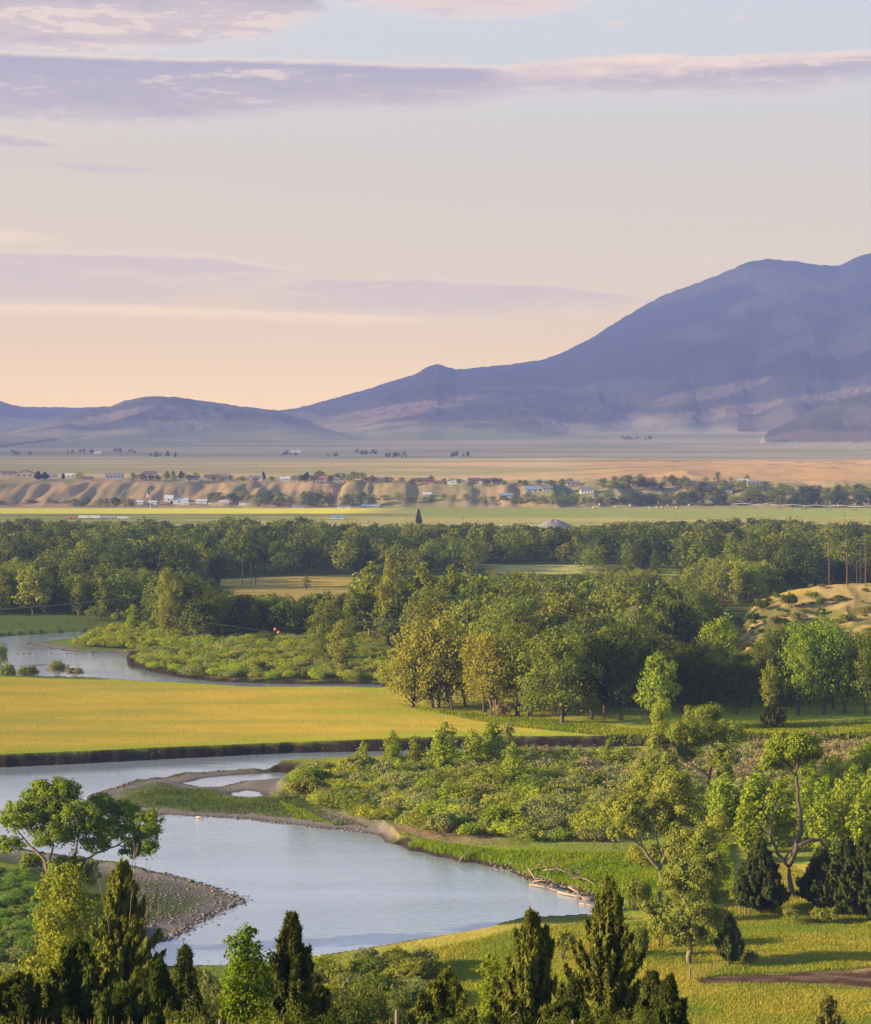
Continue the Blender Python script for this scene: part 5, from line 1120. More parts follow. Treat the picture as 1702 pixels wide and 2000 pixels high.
for pts in ([(-1.45, 0, .95), (.2, .05, .75), (1.75, .1, .5)], [(-1.4, 0, .6), (.3, .05, .42), (1.7, .1, .15)], [(-1.4, 0, .9), (-1.9, 0, .2)]): MB().tube(pts, [.05] * len(pts), 7).build('rail', M_WOOD, rf)

# ------------------------------------------------------------------ power poles and wires
def pole(u, v, top, label, Y=None, arm=2.2, armv=None, side=0, r=.17, group='power poles', armm=None):
    x, y = G(u, v) if Y is None else ((u - CX) / F * Y, Y); z = gz(x, y); h = H - (top - CY) / F * y - z
    t = empty('utility_pole', (x, y, z), label, 'pole', group)
    MB().tube([(0, 0, -.5), (0, 0, h)], [r, r * .75], 9).build('shaft', M_POLE, t)
    ah = h - .5 if armv is None else H - (armv - CY) / F * y - z
    if arm:
        MB().box(-arm / 2 + side, arm / 2 + side, -.26, -.14, ah - .07, ah + .07).build('crossarm', armm or M_POLE, t)
        for k in (-.45, 0, .45):
            MB().tube([(k * arm + side, -.2, ah + .07), (k * arm + side, -.2, ah + .16), (k * arm + side, -.2, ah + .25)], [.04, .06, .03], 7).build('insulator', M_GLASS, t)
    return (x, y, z + ah)
# poles on the hill
def hill_y(u, v):
    for Yq in np.arange(560, 720, 1.0):
        if CY + F * (H - gz((u - CX) / F * Yq, Yq)) / Yq <= v: return float(Yq)
    return 640.0
hp = [pole(u, v, t, txt, Y=hill_y(u, v), arm=1.3, armv=av, side=-.75, r=.22, armm=M_STEEL) for u, v, t, av, txt in ((1620, 1142, 1041, 1061, 'first tall pole on the crest of the dry hill'), (1655, 1143, 1044, 1061, 'second tall pole on the crest of the dry hill'), (1691, 1144, 1046, 1062, 'third tall pole on the hill crest at picture edge'))]
h2 = [pole(u, 1138, t, txt, Y=668, arm=0.9, armv=t + 4, side=.4, r=.15) for u, t, txt in ((1681, 1064, 'thinner pole behind the tall hill poles'), (1674, 1095, 'short pole stub behind the tall hill poles'))]
# poles in the clearing
lp = [pole(u, v, t, txt, arm=1.6, r=.2) for u, v, t, txt in ((474, 1142, 1075, 'tallest pole in the woodland clearing, standing apart'), (491, 1142, 1100, 'middle pole of three in the woodland clearing'), (500, 1143, 1104, 'last pole of three in the woodland clearing'))]
pole(228, 1130, 1092, 'pole half lost in the far belt above the river bush', arm=1.2, r=.17)
for u, v, t, txt in ((43, 1030, 1012, 'faint pole at the edge of the fields above the belt'), (51, 1030, 1013, 'second faint pole at the edge of the fields'), (1322, 1024, 1004, 'faint pole in the fields above the right belt'), (1480, 1026, 1000, 'faint pole in fields above the hill poles'), (1650, 1030, 1000, 'faint pole in fields right of the pivot'), (795, 1024, 1006, 'faint pole left of the lone spruce'), (906, 1024, 1010, 'faint pole between spruce and gravel mound')):
    pole(u, v, t, txt, arm=1.4, r=.14, group='far power poles')
cx0 = pole(294, 1236, 1156, 'pole hidden in trees with one pale crossarm showing', arm=2.3, armv=1162, armm=M_DRIFT)
def wire(a, b, sag, r, label, name='overhead_wire'):
    a, b = Vector(a), Vector(b); pts = []
    for i in range(25):
        t = i / 24; p = a.lerp(b, t); p.z -= sag * 4 * t * (1 - t); pts.append(p)
    return tag(MB().tube(pts, [r] * 25, 5).build(name, M_STEEL), label, 'wire', 'overhead wires')
yq = cx0[1]
wire(cx0, at(-160, 1196, yq * .93), 1.0, .045, 'pale overhead wire crossing the dark stand to the pole with pale crossarm')
for k, dv in enumerate((0, 7, 14)):
    wire(at(690, 1206 + dv, 640), at(1010, 1196 + dv, 640), 1.2, .03, ('topmost', 'middle', 'lowest')[k] + ' thin wire before the dark woods above the grove')
for u, v, txt in ((538, 1229, 'upper orange marker ball in front of the river woods'), (545, 1235, 'lower orange marker ball in front of the river woods')):
    import bmesh
    bm = bmesh.new(); bmesh.ops.create_uvsphere(bm, u_segments=14, v_segments=9, radius=.45); me = bpy.data.meshes.new('marker_ball'); bm.to_mesh(me); bm.free(); me.materials.append(M_ORANGE)
    o = link('marker_ball', me); o.location = at(u, v, 600); tag(o, txt, 'marker ball', 'orange wire markers')
wire(at(300, 1198, 600), at(760, 1262, 600), .6, .025, 'thin wire carrying the orange marker balls')

# ------------------------------------------------------------------ town
def far_Y(u, v, y0=1900, y1=6500):
    """distance at which the sight line through (u, v) meets the land"""
    Yq = np.arange(y0, y1, 8.0); zq = terrain((u - CX) / F * Yq, Yq)[0]
    hit = np.nonzero(CY + F * (H - zq) / Yq <= v)[0]
    if len(hit): return float(Yq[hit[0]])
    return y1
def house(u, v, wpx, hpx, wall, roof, label, dpt=.7, axis='x', kind='house', garage=False, win=3, group='houses of the town', Y=None):
    Y = Y or far_Y(u, v); s = Y / F; x = (u - CX) * s; z = gz(x, Y); w = wpx * s; hw = hpx * s * .58; hr = hpx * s
    d = max(w * dpt, 5)
    t = empty(kind, (x, Y, z), label, 'house' if kind != 'shed' else 'shed', group)
    MB().box(-w / 2, w / 2, 0, d, -1.5, hw).build('wall', wall, t)
    g = MB()
    if axis == 'x': g.add([(-w / 2, d / 2, hr - .05), (-w / 2, 0, hw), (-w / 2, d, hw), (w / 2, d / 2, hr - .05), (w / 2, 0, hw), (w / 2, d, hw)], [(0, 2, 1), (3, 4, 5)])
    else: g.add([(0, 0, hr - .05), (-w / 2, 0, hw), (w / 2, 0, hw), (0, d, hr - .05), (-w / 2, d, hw), (w / 2, d, hw)], [(0, 1, 2), (3, 5, 4)])
    g.build('gable', wall, t)
    MB().gable(-w / 2, w / 2, 0, d, hw, hr, .25, .5, axis).build('roof', roof, t)
    for k in range(win):
        cx_ = -w / 2 + w * (k + .7) / (win + .4); MB().box(cx_ - w * .05, cx_ + w * .05, -.06, .05, hw * .35, hw * .75).build('window', M_GLASS, t)
    return t
HS = [(15,931,26,11,M_TAN,M_ROOFB,'tan house at the picture edge on the bench rim'), (48,933,38,14,M_TAN,M_ROOFB,'big brown-roofed house standing alone on the bench rim'), (100,935,18,9,M_CREAM,M_ROOFG,'small cream house right of the conifer clump'), (138,934,20,9,M_CREAM,M_ROOFW,'pale-roofed house before the rounded tree on the rim'), (170,939,20,8,M_TAN,M_ROOFB,'low tan house right of the rounded tree on the rim'), (222,936,32,12,M_GREY,M_ROOFG,'grey gabled house in the gap along the rim'), (272,938,26,11,M_TAN,M_ROOFB,'brown house left of the three dark spires'), (292,934,24,14,M_GREY,M_ROOFB,'tall gabled house among the rim trees'), (376,940,26,12,M_CREAM,M_ROOFB,'cream house right of the three dark spires'), (413,938,28,11,M_TAN,M_ROOFB,'first of two joined brown houses on the rim'), (434,938,26,12,M_TAN,M_ROOFG,'second of two joined houses on the rim'), (474,940,24,9,M_TAN,M_ROOFB,'low brown house beyond the joined pair'), (500,939,26,10,M_CREAM,M_ROOFG,'cream house left of the pointed rim tree'), (557,940,18,9,M_WHITE,M_ROOFW,'little white house near the middle of the rim'),
 (585,941,22,9,M_CREAM,M_ROOFB,'cream house left of the dark rim grove'), (622,941,34,10,M_CREAM,M_RED,'cream house with a reddish roof on the rim'), (652,941,22,11,M_GREY,M_ROOFG,'grey house against the long rim grove'), (726,943,30,10,M_TAN,M_RED,'reddish-roofed house right of the long rim grove'), (748,943,24,9,M_CREAM,M_ROOFG,'cream house next to the reddish roof'), (816,945,20,9,M_RED,M_ROOFB,'orange-red house catching the sun on the rim'), (836,945,24,9,M_RED,M_ROOFB,'red house beside the orange-red one'), (892,945,36,10,M_WHITE,M_ROOFG,'white two-window house above the dark scarp'), (926,946,22,11,M_CREAM,M_ROOFB,'cream house by two round rim trees'), (960,946,44,11,M_CREAM,M_ROOFB,'long cream house before the grey hills'), (1060,948,30,8,M_CREAM,M_ROOFG,'low pale house at the end of the rim'), (1120,949,26,9,M_CREAM,M_ROOFG,'pale house where the rim drops away'), (1012,952,18,9,M_TAN,M_ROOFB,'tan house half below the rim'),
 (1040,962,28,12,M_GREY,M_ROOFBL,'blue-grey house down on the scarp'), (1070,960,20,9,M_GREY,M_ROOFG,'grey house right of the blue-grey one'), (1147,965,26,12,M_WHITE,M_ROOFG,'white house under trees on the scarp'), (1330,948,36,12,M_CREAM,M_ROOFB,'broad house among trees in the right part of town'), (1360,954,20,9,M_TAN,M_ROOFB,'tan house right of the broad one'), (1395,953,40,11,M_TAN,M_ROOFB,'long brown house on the right part of town'), (1422,964,18,10,M_WHITE,M_ROOFG,'white gabled house under the long brown one'), (1452,948,22,10,M_CREAM,M_ROOFW,'cream house next to the tall tree in the right of town'), (1476,950,30,9,M_CREAM,M_ROOFG,'pale low house facing the tan hills'), (1270,953,30,10,M_TAN,M_ROOFB,'shaded house in the dark right grove'), (1245,951,20,9,M_TAN,M_ROOFB,'small dark house left of the shaded one')]
for i, (u, v, w, h, wm, rm_, txt) in enumerate(HS): house(u, v, w, h, wm, rm_, txt, axis='y' if i % 5 == 1 else 'x', win=2 + i % 3)
LOW = [(268,986,22,7,M_WHITE,M_ROOFW,'white shed at the end of the dark windbreak'), (298,985,16,6,M_WHITE,M_ROOFW,'low white shed beside the flagpole'), (330,984,16,14,M_WHITE,M_ROOFW,'tall white farm building in the yard'), (350,985,34,11,M_WHITE,M_ROOFW,'long white barn, widest of the white farm buildings'), (362,987,14,5,M_WHITE,M_ROOFW,'small bright shed in front of the long barn'), (394,985,20,8,M_WHITE,M_ROOFW,'white shed right of the long barn'), (415,985,18,6,M_WHITE,M_ROOFG,'second white shed right of the long barn'), (438,985,18,6,M_CREAM,M_ROOFW,'cream shed last in the white farm row'), (482,985,30,6,M_WHITE,M_ROOFG,'long low white shed before the roadside trees'), (552,991,30,6,M_RED,M_ROOFB,'low dark red shed by the roadside trees'), (582,993,22,6,M_CREAM,M_ROOFG,'cream shed under the round roadside trees'), (672,993,26,6,M_WHITE,M_ROOFG,'white shed at the end of the roadside trees'), (724,992,34,6,M_GREY,M_ROOFW,'long grey shed beside the gold strip'), (834,971,16,8,M_CREAM,M_ROOFW,'pale gabled shed on the dark scarp'), (988,976,26,9,M_GREY,M_ROOFBL,'blue-roofed shed at the scarp foot'), (1294,986,12,7,M_WHITE,M_ROOFW,'small white shed under the right grove'), (1230,988,10,5,M_GREY,M_ROOFG,'tiny grey shed left of the white one'), (660,1022,24,6,M_WHITE,M_ROOFBL,'white shed with blue roof peeping over the far belt'), (190,886,14,4,M_WHITE,M_ROOFW,'far white roof out on the shaded plain'), (578,884,18,4,M_WHITE,M_ROOFW,'far pale roof on the plain left of tree clumps')]
for u, v, w, h, wm, rm_, txt in LOW: house(u, v, w, h, wm, rm_, txt, kind='shed', win=1, group='white farm sheds')
# trailers
def trailer(u, v, wpx, hpx, m, label):
    x, y = G(u, v); s = y / F; L = wpx * s; hh = hpx * s
    t = empty('cargo_trailer', (x, y, gz(x, y)), label, 'trailer', 'parked trailers')
    MB().box(-L / 2, L / 2, 0, 2.6, hh * .28, hh).build('box', m, t)
    for k in (-.36, -.28, .32):
        import bmesh
        MB().tube([(k * L, -.02, .5), (k * L, .35, .5)], [.5, .5], 12).build('wheel', M_DARK, t)
    MB().box(-L / 2 + .3, L / 2 - .3, .3, 2.3, hh * .22, hh * .28 - .01).build('chassis', M_DARK, t)
trailer(164, 1014, 20, 7, M_WHITE, 'white trailer, first in the parked line'); trailer(186, 1014, 20, 7, M_WHITE, 'bright white trailer, middle of the parked line'); trailer(212, 1014, 26, 7, M_GREY, 'grey trailer after the two white ones'); trailer(240, 1014, 22, 5, M_WHITE, 'low white trailer at the end of the line'); trailer(143, 1014, 12, 5, M_RED, 'short reddish trailer before the white line')
# flag
fx = empty('flagpole', (*(lambda q: (q[0], q[1], gz(*q)))(((294 - CX) / F * 2180.0, 2180.0)),), 'tall white flagpole with a striped flag by the white sheds', 'flagpole')
MB().tube([(0, 0, -.5), (0, 0, 20), (0, 0, 20.4)], [.22, .14, .2], 10).build('pole', M_WHITE, fx)
fl = link('flag', None, fx) if False else None
fmb = MB()
def flag_strip(x0, x1, z0, z1, m, nm, par, yo=0.0):
    V, Fc = [], []
    for i in range(9):
        x = x0 + (x1 - x0) * i / 8; yy = math.sin(x * 1.1) * .35 + yo
        V += [(x, yy, z0 - .1 * (x1 - x) * 0 - .12 * -x), (x, yy, z1 + .12 * x)]
    Fc = [(2 * i, 2 * i + 2, 2 * i + 3, 2 * i + 1) for i in range(8)]
    return MB().add(V, Fc).build(nm, m, par)
flag = flag_strip(-7.5, -.2, 13.2, 18.2, M_FLAGW, 'flag', fx)
for k in range(7): flag_strip(-7.5, -.2, 13.2 + k * .77, 13.2 + k * .77 + .39, M_FLAGR, 'stripe', flag, -.05)
flag_strip(-3.2, -.2, 15.5, 18.25, M_FLAGB, 'canton', flag, -.1)
# gravel mound
mx, my = G(1082, 1030); V, Fc = [], []
nr_, na_ = 9, 36
for i in range(nr_):
    t = i / (nr_ - 1)
    for k in range(na_):
        a = 2 * math.pi * k / na_; R = 17 * t * (1 + .12 * math.sin(3 * a + 1)); V.append((R * math.cos(a), R * .7 * math.sin(a), 6.4 * (1 - t ** 1.35) ** 1.1 * (1 + .07 * math.sin(5 * a)) - .3))
Fc = [(i * na_ + k, (i + 1) * na_ + k, (i + 1) * na_ + (k + 1) % na_, i * na_ + (k + 1) % na_) for i in range(nr_ - 1) for k in range(na_)]
mo = MB().add(V, Fc).build('gravel_mound', simple_mat('grey_gravel', (0.30, 0.26, 0.25), 1, .3, .6, 0, .6)); mo.location = (mx, my, 0); tag(mo, 'grey cone of gravel heaped behind the far tree belt', 'gravel heap')
# hay bales and the pivot
bale = MB().tube([(-.9, 0, .85), (.9, 0, .85)], [.88, .88], 14).mesh('hay_bale', M_HAY)
rb = random.Random(9)
BL = [(1150 + rb.uniform(-4, 4) + i * 13.2, 987.5 + rb.uniform(0, 6.5)) for i in range(16)]; BL.sort()
for i, (u, v) in enumerate(BL):
    x, y = G(u, v); o = link('hay_bale', bale); o.location = (x, y, gz(x, y)); o.rotation_euler = (0, 0, rb.uniform(0, 3)); o.scale = (1.25, 1.25, 1.25)
    tag(o, f'{ORD[i]} round hay bale from left on the field below the right grove', 'hay bale', 'hay bales on the far field')
pv_ = empty('irrigation_pivot', (*G(1570, 1004), 0), 'long wheeled irrigation boom spanning the green field', 'irrigation boom')
a = Vector((*G(1430, 992), 0)) - pv_.location; b = Vector((*G(1720, 999), 0)) - pv_.location
for k in range(7):
    p = a.lerp(b, k / 6); MB().tube([(p.x - 1.6, p.y, .1), (p.x, p.y, 4.0), (p.x + 1.6, p.y, .1)], [.10, .10, .10], 6).build('tower', M_STEEL, pv_)
    for sx in (-1.6, 1.6): MB().tube([(p.x + sx, p.y - .15, .6), (p.x + sx, p.y + .15, .6)], [.6, .6], 12).build('wheel', M_DARK, pv_)
    if k < 6:
        q = a.lerp(b, (k + 1) / 6); MB().tube([p + Vector((0, 0, 4)), p.lerp(q, .5) + Vector((0, 0, 5.0)), q + Vector((0, 0, 4))], [.16] * 3, 6).build('span', M_ROOFW, pv_)
# town trees: rim, scarp foot and right grove
TT = [('conifer', u, v, t, w, txt) for u, v, t, w, txt in ((75,937,920,16,'dark conifer at the left of the rim clump'), (88,936,922,18,'broad conifer in the rim clump by the lone brown-roofed house'), (124,936,924,7,'thin conifer left of the rounded rim tree'), (327,934,920,9,'first of the three dark spires on the rim'), (339,934,920,9,'second of the three dark spires on the rim'), (354,934,920,11,'third and widest of the dark spires on the rim'), (515,938,921,9,'pointed tree at the middle of the left rim'), (842,942,929,8,'dark spire beside the red house'), (1308,942,930,9,'small dark conifer in the right of town'), (600,936,922,12,'dark conifer at the start of the long rim grove'))]
for i, (_, u, v, t, w, txt) in enumerate(TT):
    Yt = far_Y(u, v); x = (u - CX) / F * Yt; z = gz(x, Yt); h = H - (t - CY) / F * Yt - z
    if i == 0: JT = make_juniper(440, 10, 5, 2200, .8, 5, .2)
    tree('conifer_tree', JT, (x, Yt, z), h, jit((0.035, 0.045, 0.025), .1), txt, 'tree', 'conifers of the town', None, (w / ppm(Yt)) / (5 * h / 10))
def rowtrees(u0, u1, v, n, hp, wp, where, seed, tones=(DEEP, MID, OLIVE), vj=2.0):
    r = random.Random(seed); L = []
    us = sorted(u0 + (u1 - u0) * (i + r.uniform(.15, .85)) / n for i in range(n))
    rec = []
    for u in us: rec.append((u, v + r.uniform(-vj, vj), r.uniform(*hp), r.uniform(*wp), r.choice(tones), r.randrange(len(CS))))
    for i, (u, vv, h, w, c, k) in enumerate(rec):
        same = [q for q in rec if q[4] == c]; n_ = same.index((u, vv, h, w, c, k))
        Yt = far_Y(u, vv)
        lab = f'{ORD[n_]} {TONE[c]} tree from left {where}' if len(same) > 1 else f'the one {TONE[c]} tree {where}'
        var = CS[k]; x = (u - CX) / F * Yt; z = gz(x, Yt); h *= 1.25; w *= 1.25; hh = h / ppm(Yt); w0 = np.abs(var[3][:, :2]).max() * 1.75
        tree('shade_tree', var, (x, Yt, z), hh, jit(c, .12), lab, 'tree', 'trees of the town', None, (w / ppm(Yt)) / (w0 * hh / var[2]))
rowtrees(140, 270, 990, 9, (12, 17), (15, 24), 'in the windbreak left of the white sheds', 71, vj=1)
rowtrees(150, 170, 938, 1, (12, 13), (22, 24), 'standing rounded on the bench rim', 72, (OLIVE,))
rowtrees(255, 395, 939, 9, (8, 13), (12, 20), 'along the rim by the three dark spires', 73)
rowtrees(400, 560, 941, 7, (6, 9), (10, 16), 'along the rim by the joined brown houses', 74)
rowtrees(570, 710, 941, 12, (9, 16), (14, 24), 'in the long rim grove at mid picture', 75)
rowtrees(720, 930, 945, 11, (7, 13), (10, 18), 'along the rim by the red houses', 76)
rowtrees(935, 1130, 949, 9, (7, 12), (10, 18), 'along the rim before the grey hills', 77)
rowtrees(400, 560, 982, 8, (12, 18), (18, 30), 'in the roadside clump right of the white sheds', 78, (MID, OLIVE, DEEP))
rowtrees(500, 740, 990, 12, (14, 26), (20, 32), 'in the roadside clump by the gold strip', 79, (MID, OLIVE, DEEP))
rowtrees(745, 1010, 981, 12, (7, 17), (12, 24), 'at the foot of the dark scarp', 80, (OLIVE, MID, GREYG))
rowtrees(1000, 1160, 986, 13, (10, 20), (14, 24), 'below the blue-grey scarp house', 81, (OLIVE, MID, GREYG))
rowtrees(1170, 1330, 986, 14, (10, 22), (16, 28), 'low in the right grove', 82, (MID, OLIVE, DEEP))
rowtrees(1170, 1340, 955, 12, (12, 22), (16, 28), 'high in the right grove', 83, (MID, OLIVE, DEEP))
rowtrees(1330, 1520, 988, 14, (14, 24), (20, 32), 'low in the grove below the tan hills', 84, (MID, OLIVE, DEEP))
rowtrees(1340, 1500, 964, 12, (12, 22), (16, 28), 'high in the grove below the tan hills', 85, (MID, OLIVE, DEEP))
rowtrees(1510, 1720, 990, 15, (16, 30), (22, 34), 'in the last grove at the far right', 86, (MID, DEEP, DEEP))
rowtrees(1520, 1720, 972, 11, (14, 22), (20, 30), 'behind the last grove at the far right', 87, (MID, DEEP))
rowtrees(1300, 1470, 946, 6, (10, 18), (9, 14), 'tall among houses in the right of town', 88, (MID, OLIVE))
rowtrees(0, 140, 985, 7, (5, 8), (14, 24), 'in the low line left of the windbreak', 89, (GREYG, MID))
# far clumps on the plain
FC_ = []
rc = random.Random(4)
for u0, u1, v, n in ((225,265,884,8),(290,345,893,12),(695,745,888,13),(755,795,893,9),(880,920,892,8),(1215,1275,859,14),(20,60,888,5),(640,660,893,4),(540,580,890,6),(120,190,886,8)):
    for k in range(n):
        u = rc.uniform(u0, u1); vv = v + rc.uniform(-2, 2); Yt = far_Y(u, vv, 2600, 7200); b = CS[rc.randrange(4)]; x = (u - CX) / F * Yt
        FC_.append((b[3][::1], b[4], x, Yt, gz(x, Yt), rc.uniform(.35, .75), rc.uniform(0, 6), jit((0.04, 0.05, 0.03))))
merged('far_woods', FC_, 'dark specks of distant tree clumps on the shaded plain', M_LEAFC, 'woods')
# ------------------------------------------------------------------ camera, sun, sky, air
cam = bpy.data.cameras.new('camera'); co = link('camera', cam)
co.location = (0, 0, H); co.rotation_euler = (math.radians(90), 0, 0)
cam.sensor_fit = 'VERTICAL'; cam.sensor_height = 24.0; cam.sensor_width = 36.0; cam.lens = 24.0 * F / 2000.0
cam.shift_y = -(1000.0 - CY) / 2000.0; cam.clip_start = 0.5; cam.clip_end = 60000
scene.camera = co
sun = bpy.data.lights.new('sun', 'SUN'); so = link('sun', sun)
el, az = math.radians(SUN_EL), math.radians(SUN_AZ)
to_sun = Vector((-math.sin(az) * math.cos(el), math.cos(az) * math.cos(el), math.sin(el)))
so.rotation_euler = to_sun.to_track_quat('Z', 'Y').to_euler()
sun.energy = 5.0; sun.angle = math.radians(0.5); sun.color = (1.0, 0.75, 0.41)

w = bpy.data.worlds.new('World'); scene.world = w; w.use_nodes = True
nt = w.node_tree; nt.nodes.clear()
wo = nt.nodes.new('ShaderNodeOutputWorld'); bg = N(nt, 'ShaderNodeBackground', Strength=1.0); nt.links.new(bg.outputs[0], wo.inputs[0])
sky = nt.nodes.new('ShaderNodeTexSky'); sky.sky_type = 'NISHITA'; sky.sun_disc = False
sky.sun_elevation = el; sky.sun_rotation = -az; sky.altitude = 1400; sky.dust_density = 1.5
tc = N(nt, 'ShaderNodeTexCoord'); sp = N(nt, 'ShaderNodeSeparateXYZ'); nt.links.new(tc.outputs['Generated'], sp.inputs[0])
dx, dy, dz = sp.outputs
hor = mth(nt, 'SQRT', mth(nt, 'ADD', mth(nt, 'MULTIPLY', dx, dx), mth(nt, 'MULTIPLY', dy, dy)))
elev = mth(nt, 'MULTIPLY', mth(nt, 'ARCTAN2', dz, hor), 180 / math.pi)     # degrees above the horizon
azim = mth(nt, 'MULTIPLY', mth(nt, 'ARCTAN2', dx, dy), 180 / math.pi)      # degrees right of the valley axis
def ramp(val, stops, lo, hi):
    f = mth(nt, 'DIVIDE', mth(nt, 'SUBTRACT', val, lo), hi - lo, clamp=True)
    r = nt.nodes.new('ShaderNodeValToRGB'); e = r.color_ramp.elements
    for i, (p, c) in enumerate(stops):
        q = (p - lo) / (hi - lo)
        x = e[i] if i < len(e) else e.new(q)
        x.position = q; x.color = (*c, 1)
    nt.links.new(f, r.inputs[0]); return r.outputs[0]
EXPO = 1.34
AIR = (0.104, 0.120, 0.237)
K = 2 ** -EXPO
def sk2(*c): return tuple(x * K for x in c)
def sk(r, g, b): return tuple(c * K for c in lin(r, g, b))
grad = ramp(elev, [(-8, sk(150, 150, 140)), (0, sk(250, 219, 198)), (1.6, sk(246, 217, 197)), (3.0, sk(229, 207, 194)), (4.5, sk(220, 205, 197)), (6.0, sk(215, 204, 199)), (8.0, sk(210, 204, 204)), (10, sk(208, 209, 216)), (12, sk(206, 211, 223)), (18, sk(190, 204, 226)), (28, sk(160, 180, 214))], -10, 30)
warm = ramp(azim, [(-40, (1.06, 0.98, 0.90)), (0, (0.97, 0.965, 0.965)), (12, (0.95, 0.955, 0.97)), (60, (0.90, 0.95, 1.03))], -40, 60)
grad = mixc(nt, grad, warm, 1.0, 'MULTIPLY')
# clouds: long lenses at their own bearing and height, edges broken by noise
def vec(x, y, z=0.0):
    c = nt.nodes.new('ShaderNodeCombineXYZ')
    for i, v in enumerate((x, y, z)):
        if isinstance(v, (int, float)): c.inputs[i].default_value = v
        else: nt.links.new(v, c.inputs[i])
    return c.outputs[0]
def wn(sx, sy, det, seed, rough=0.55, dist=0.0):
    n = N(nt, 'ShaderNodeTexNoise', Scale=1.0, Detail=det, Roughness=rough, Distortion=dist)
    nt.links.new(vec(mth(nt, 'MULTIPLY', azim, sx), mth(nt, 'MULTIPLY', elev, sy), seed), n.inputs['Vector'])
    return mth(nt, 'SUBTRACT', n.outputs[0], 0.5)
PXD = math.degrees(1 / F)
def ad(u): return math.degrees(math.atan((u - CX) / F))
def ed(v): return math.degrees(math.atan((CY - v) / F))
na = wn(0.45, 2.6, 5, 1.7); nb = wn(1.6, 6.0, 5, 4.1, 0.6); ncl = wn(0.22, 1.6, 4, 9.3); nd = wn(0.55, 3.4, 6, 14.2, 0.62, 0.5); ne = wn(2.4, 9.0, 4, 21.5, 0.6, 0.3)
skyc = grad
def smooth(a, b, x):
    n = nt.nodes.new('ShaderNodeMapRange'); n.interpolation_type = 'SMOOTHSTEP'; n.inputs[1].default_value = a; n.inputs[2].default_value = b
    nt.links.new(x, n.inputs[0]); return n.outputs[0]
def fcurve(stops, lo, hi):
    """value along the bearing, from (u, v) points"""
    pts = [(ad(u), ed(v) / 20.0) for u, v in stops]
    r = ramp(azim, [(a, (e_, e_, e_)) for a, e_ in pts], lo, hi)
    s_ = nt.nodes.new('ShaderNodeSeparateColor'); nt.links.new(r, s_.inputs[0])
    return mth(nt, 'MULTIPLY', s_.outputs[0], 20.0)
LO, HI = ad(-500), ad(2300)
def band(top, bot, rim_t, rim_b, fill_top, fill_bot, soft_t=0.10, soft_b=0.22, rough=1.0, alpha=1.0, mott=0.35, ends=None, shade=1.0):
    global skyc
    te, be = fcurve(top, LO, HI), fcurve(bot, LO, HI)
    wob = mth(nt, 'ADD', mth(nt, 'MULTIPLY', na, 0.30 * rough), mth(nt, 'MULTIPLY', nb, 0.32 * rough))
    dt = mth(nt, 'ADD', mth(nt, 'SUBTRACT', te, elev), mth(nt, 'MULTIPLY', wob, 0.30))
    db = mth(nt, 'ADD', mth(nt, 'SUBTRACT', elev, be), mth(nt, 'MULTIPLY', wob, 1.0))
    m_ = mth(nt, 'MULTIPLY', smooth(0, soft_t, dt), smooth(-0.5 * soft_b, soft_b, db))
    if ends:
        for a, b in ends: m_ = mth(nt, 'MULTIPLY', m_, smooth(ad(a), ad(b), mth(nt, 'ADD', azim, mth(nt, 'MULTIPLY', nd, 1.4))))
    th = mth(nt, 'SUBTRACT', te, be)
    pos = mth(nt, 'DIVIDE', mth(nt, 'SUBTRACT', elev, be), mth(nt, 'MAXIMUM', th, 0.05))
    c = mixc(nt, fill_bot, fill_top, smooth(0.1, 0.9, mth(nt, 'ADD', pos, mth(nt, 'MULTIPLY', nd, 1.2))))
    tex = mth(nt, 'ADD', mth(nt, 'ADD', mth(nt, 'MULTIPLY', nd, 0.8), mth(nt, 'MULTIPLY', ncl, 0.7)), mth(nt, 'MULTIPLY', ne, 0.35))
    c = mixc(nt, c, rim_t, mth(nt, 'MULTIPLY', smooth(mott * 0.1, mott * 0.9, tex), 0.55))
    c = mixc(nt, c, sk(166, 168, 194), mth(nt, 'MULTIPLY', smooth(0.0, -0.22, tex), 0.6 * alpha * shade))
    c = mixc(nt, c, rim_t, mth(nt, 'SUBTRACT', 1.0, smooth(0.0, 0.20, dt)))
    c = mixc(nt, c, rim_b, mth(nt, 'SUBTRACT', 1.0, smooth(-0.15, 0.22, db)))
    skyc = mixc(nt, skyc, c, mth(nt, 'MULTIPLY', m_, alpha))
PUR, PUR2, MAU, PINK, CRM = sk(176, 172, 195), sk(190, 180, 196), sk(206, 191, 200), sk(229, 207, 206), sk(244, 222, 210)
# high deck, seen only in the water
band([(-500, -420), (2300, -420)], [(-500, -120), (2300, -120)], PINK, PINK, PUR2, MAU, 1.5, 1.5, 2.0, 0.35, 0.2)
# upper left bank, upper middle wisp
band([(-500, -160), (0, -150), (400, -120), (600, -30), (640, 5), (700, 20), (2300, 30)], [(-500, 122), (0, 121), (120, 118), (220, 111), (340, 104), (400, 92), (520, 75), (600, 50), (660, 22), (700, 20), (2300, 30)], CRM, CRM, PUR2, MAU, 0.3, 0.35, 1.9, 0.95, 0.10, [(700, 560)])
band([(-500, -60), (600, -60), (900, -60), (1200, -60), (2300, -60)], [(-500, 0), (600, -4), (680, 15), (800, 28), (920, 40), (1050, 33), (1150, 10), (1300, -30), (2300, -60)], PINK, CRM, MAU, PINK, 0.3, 0.30, 1.2, 0.85, 0.15, [(590, 700), (1230, 1100)])
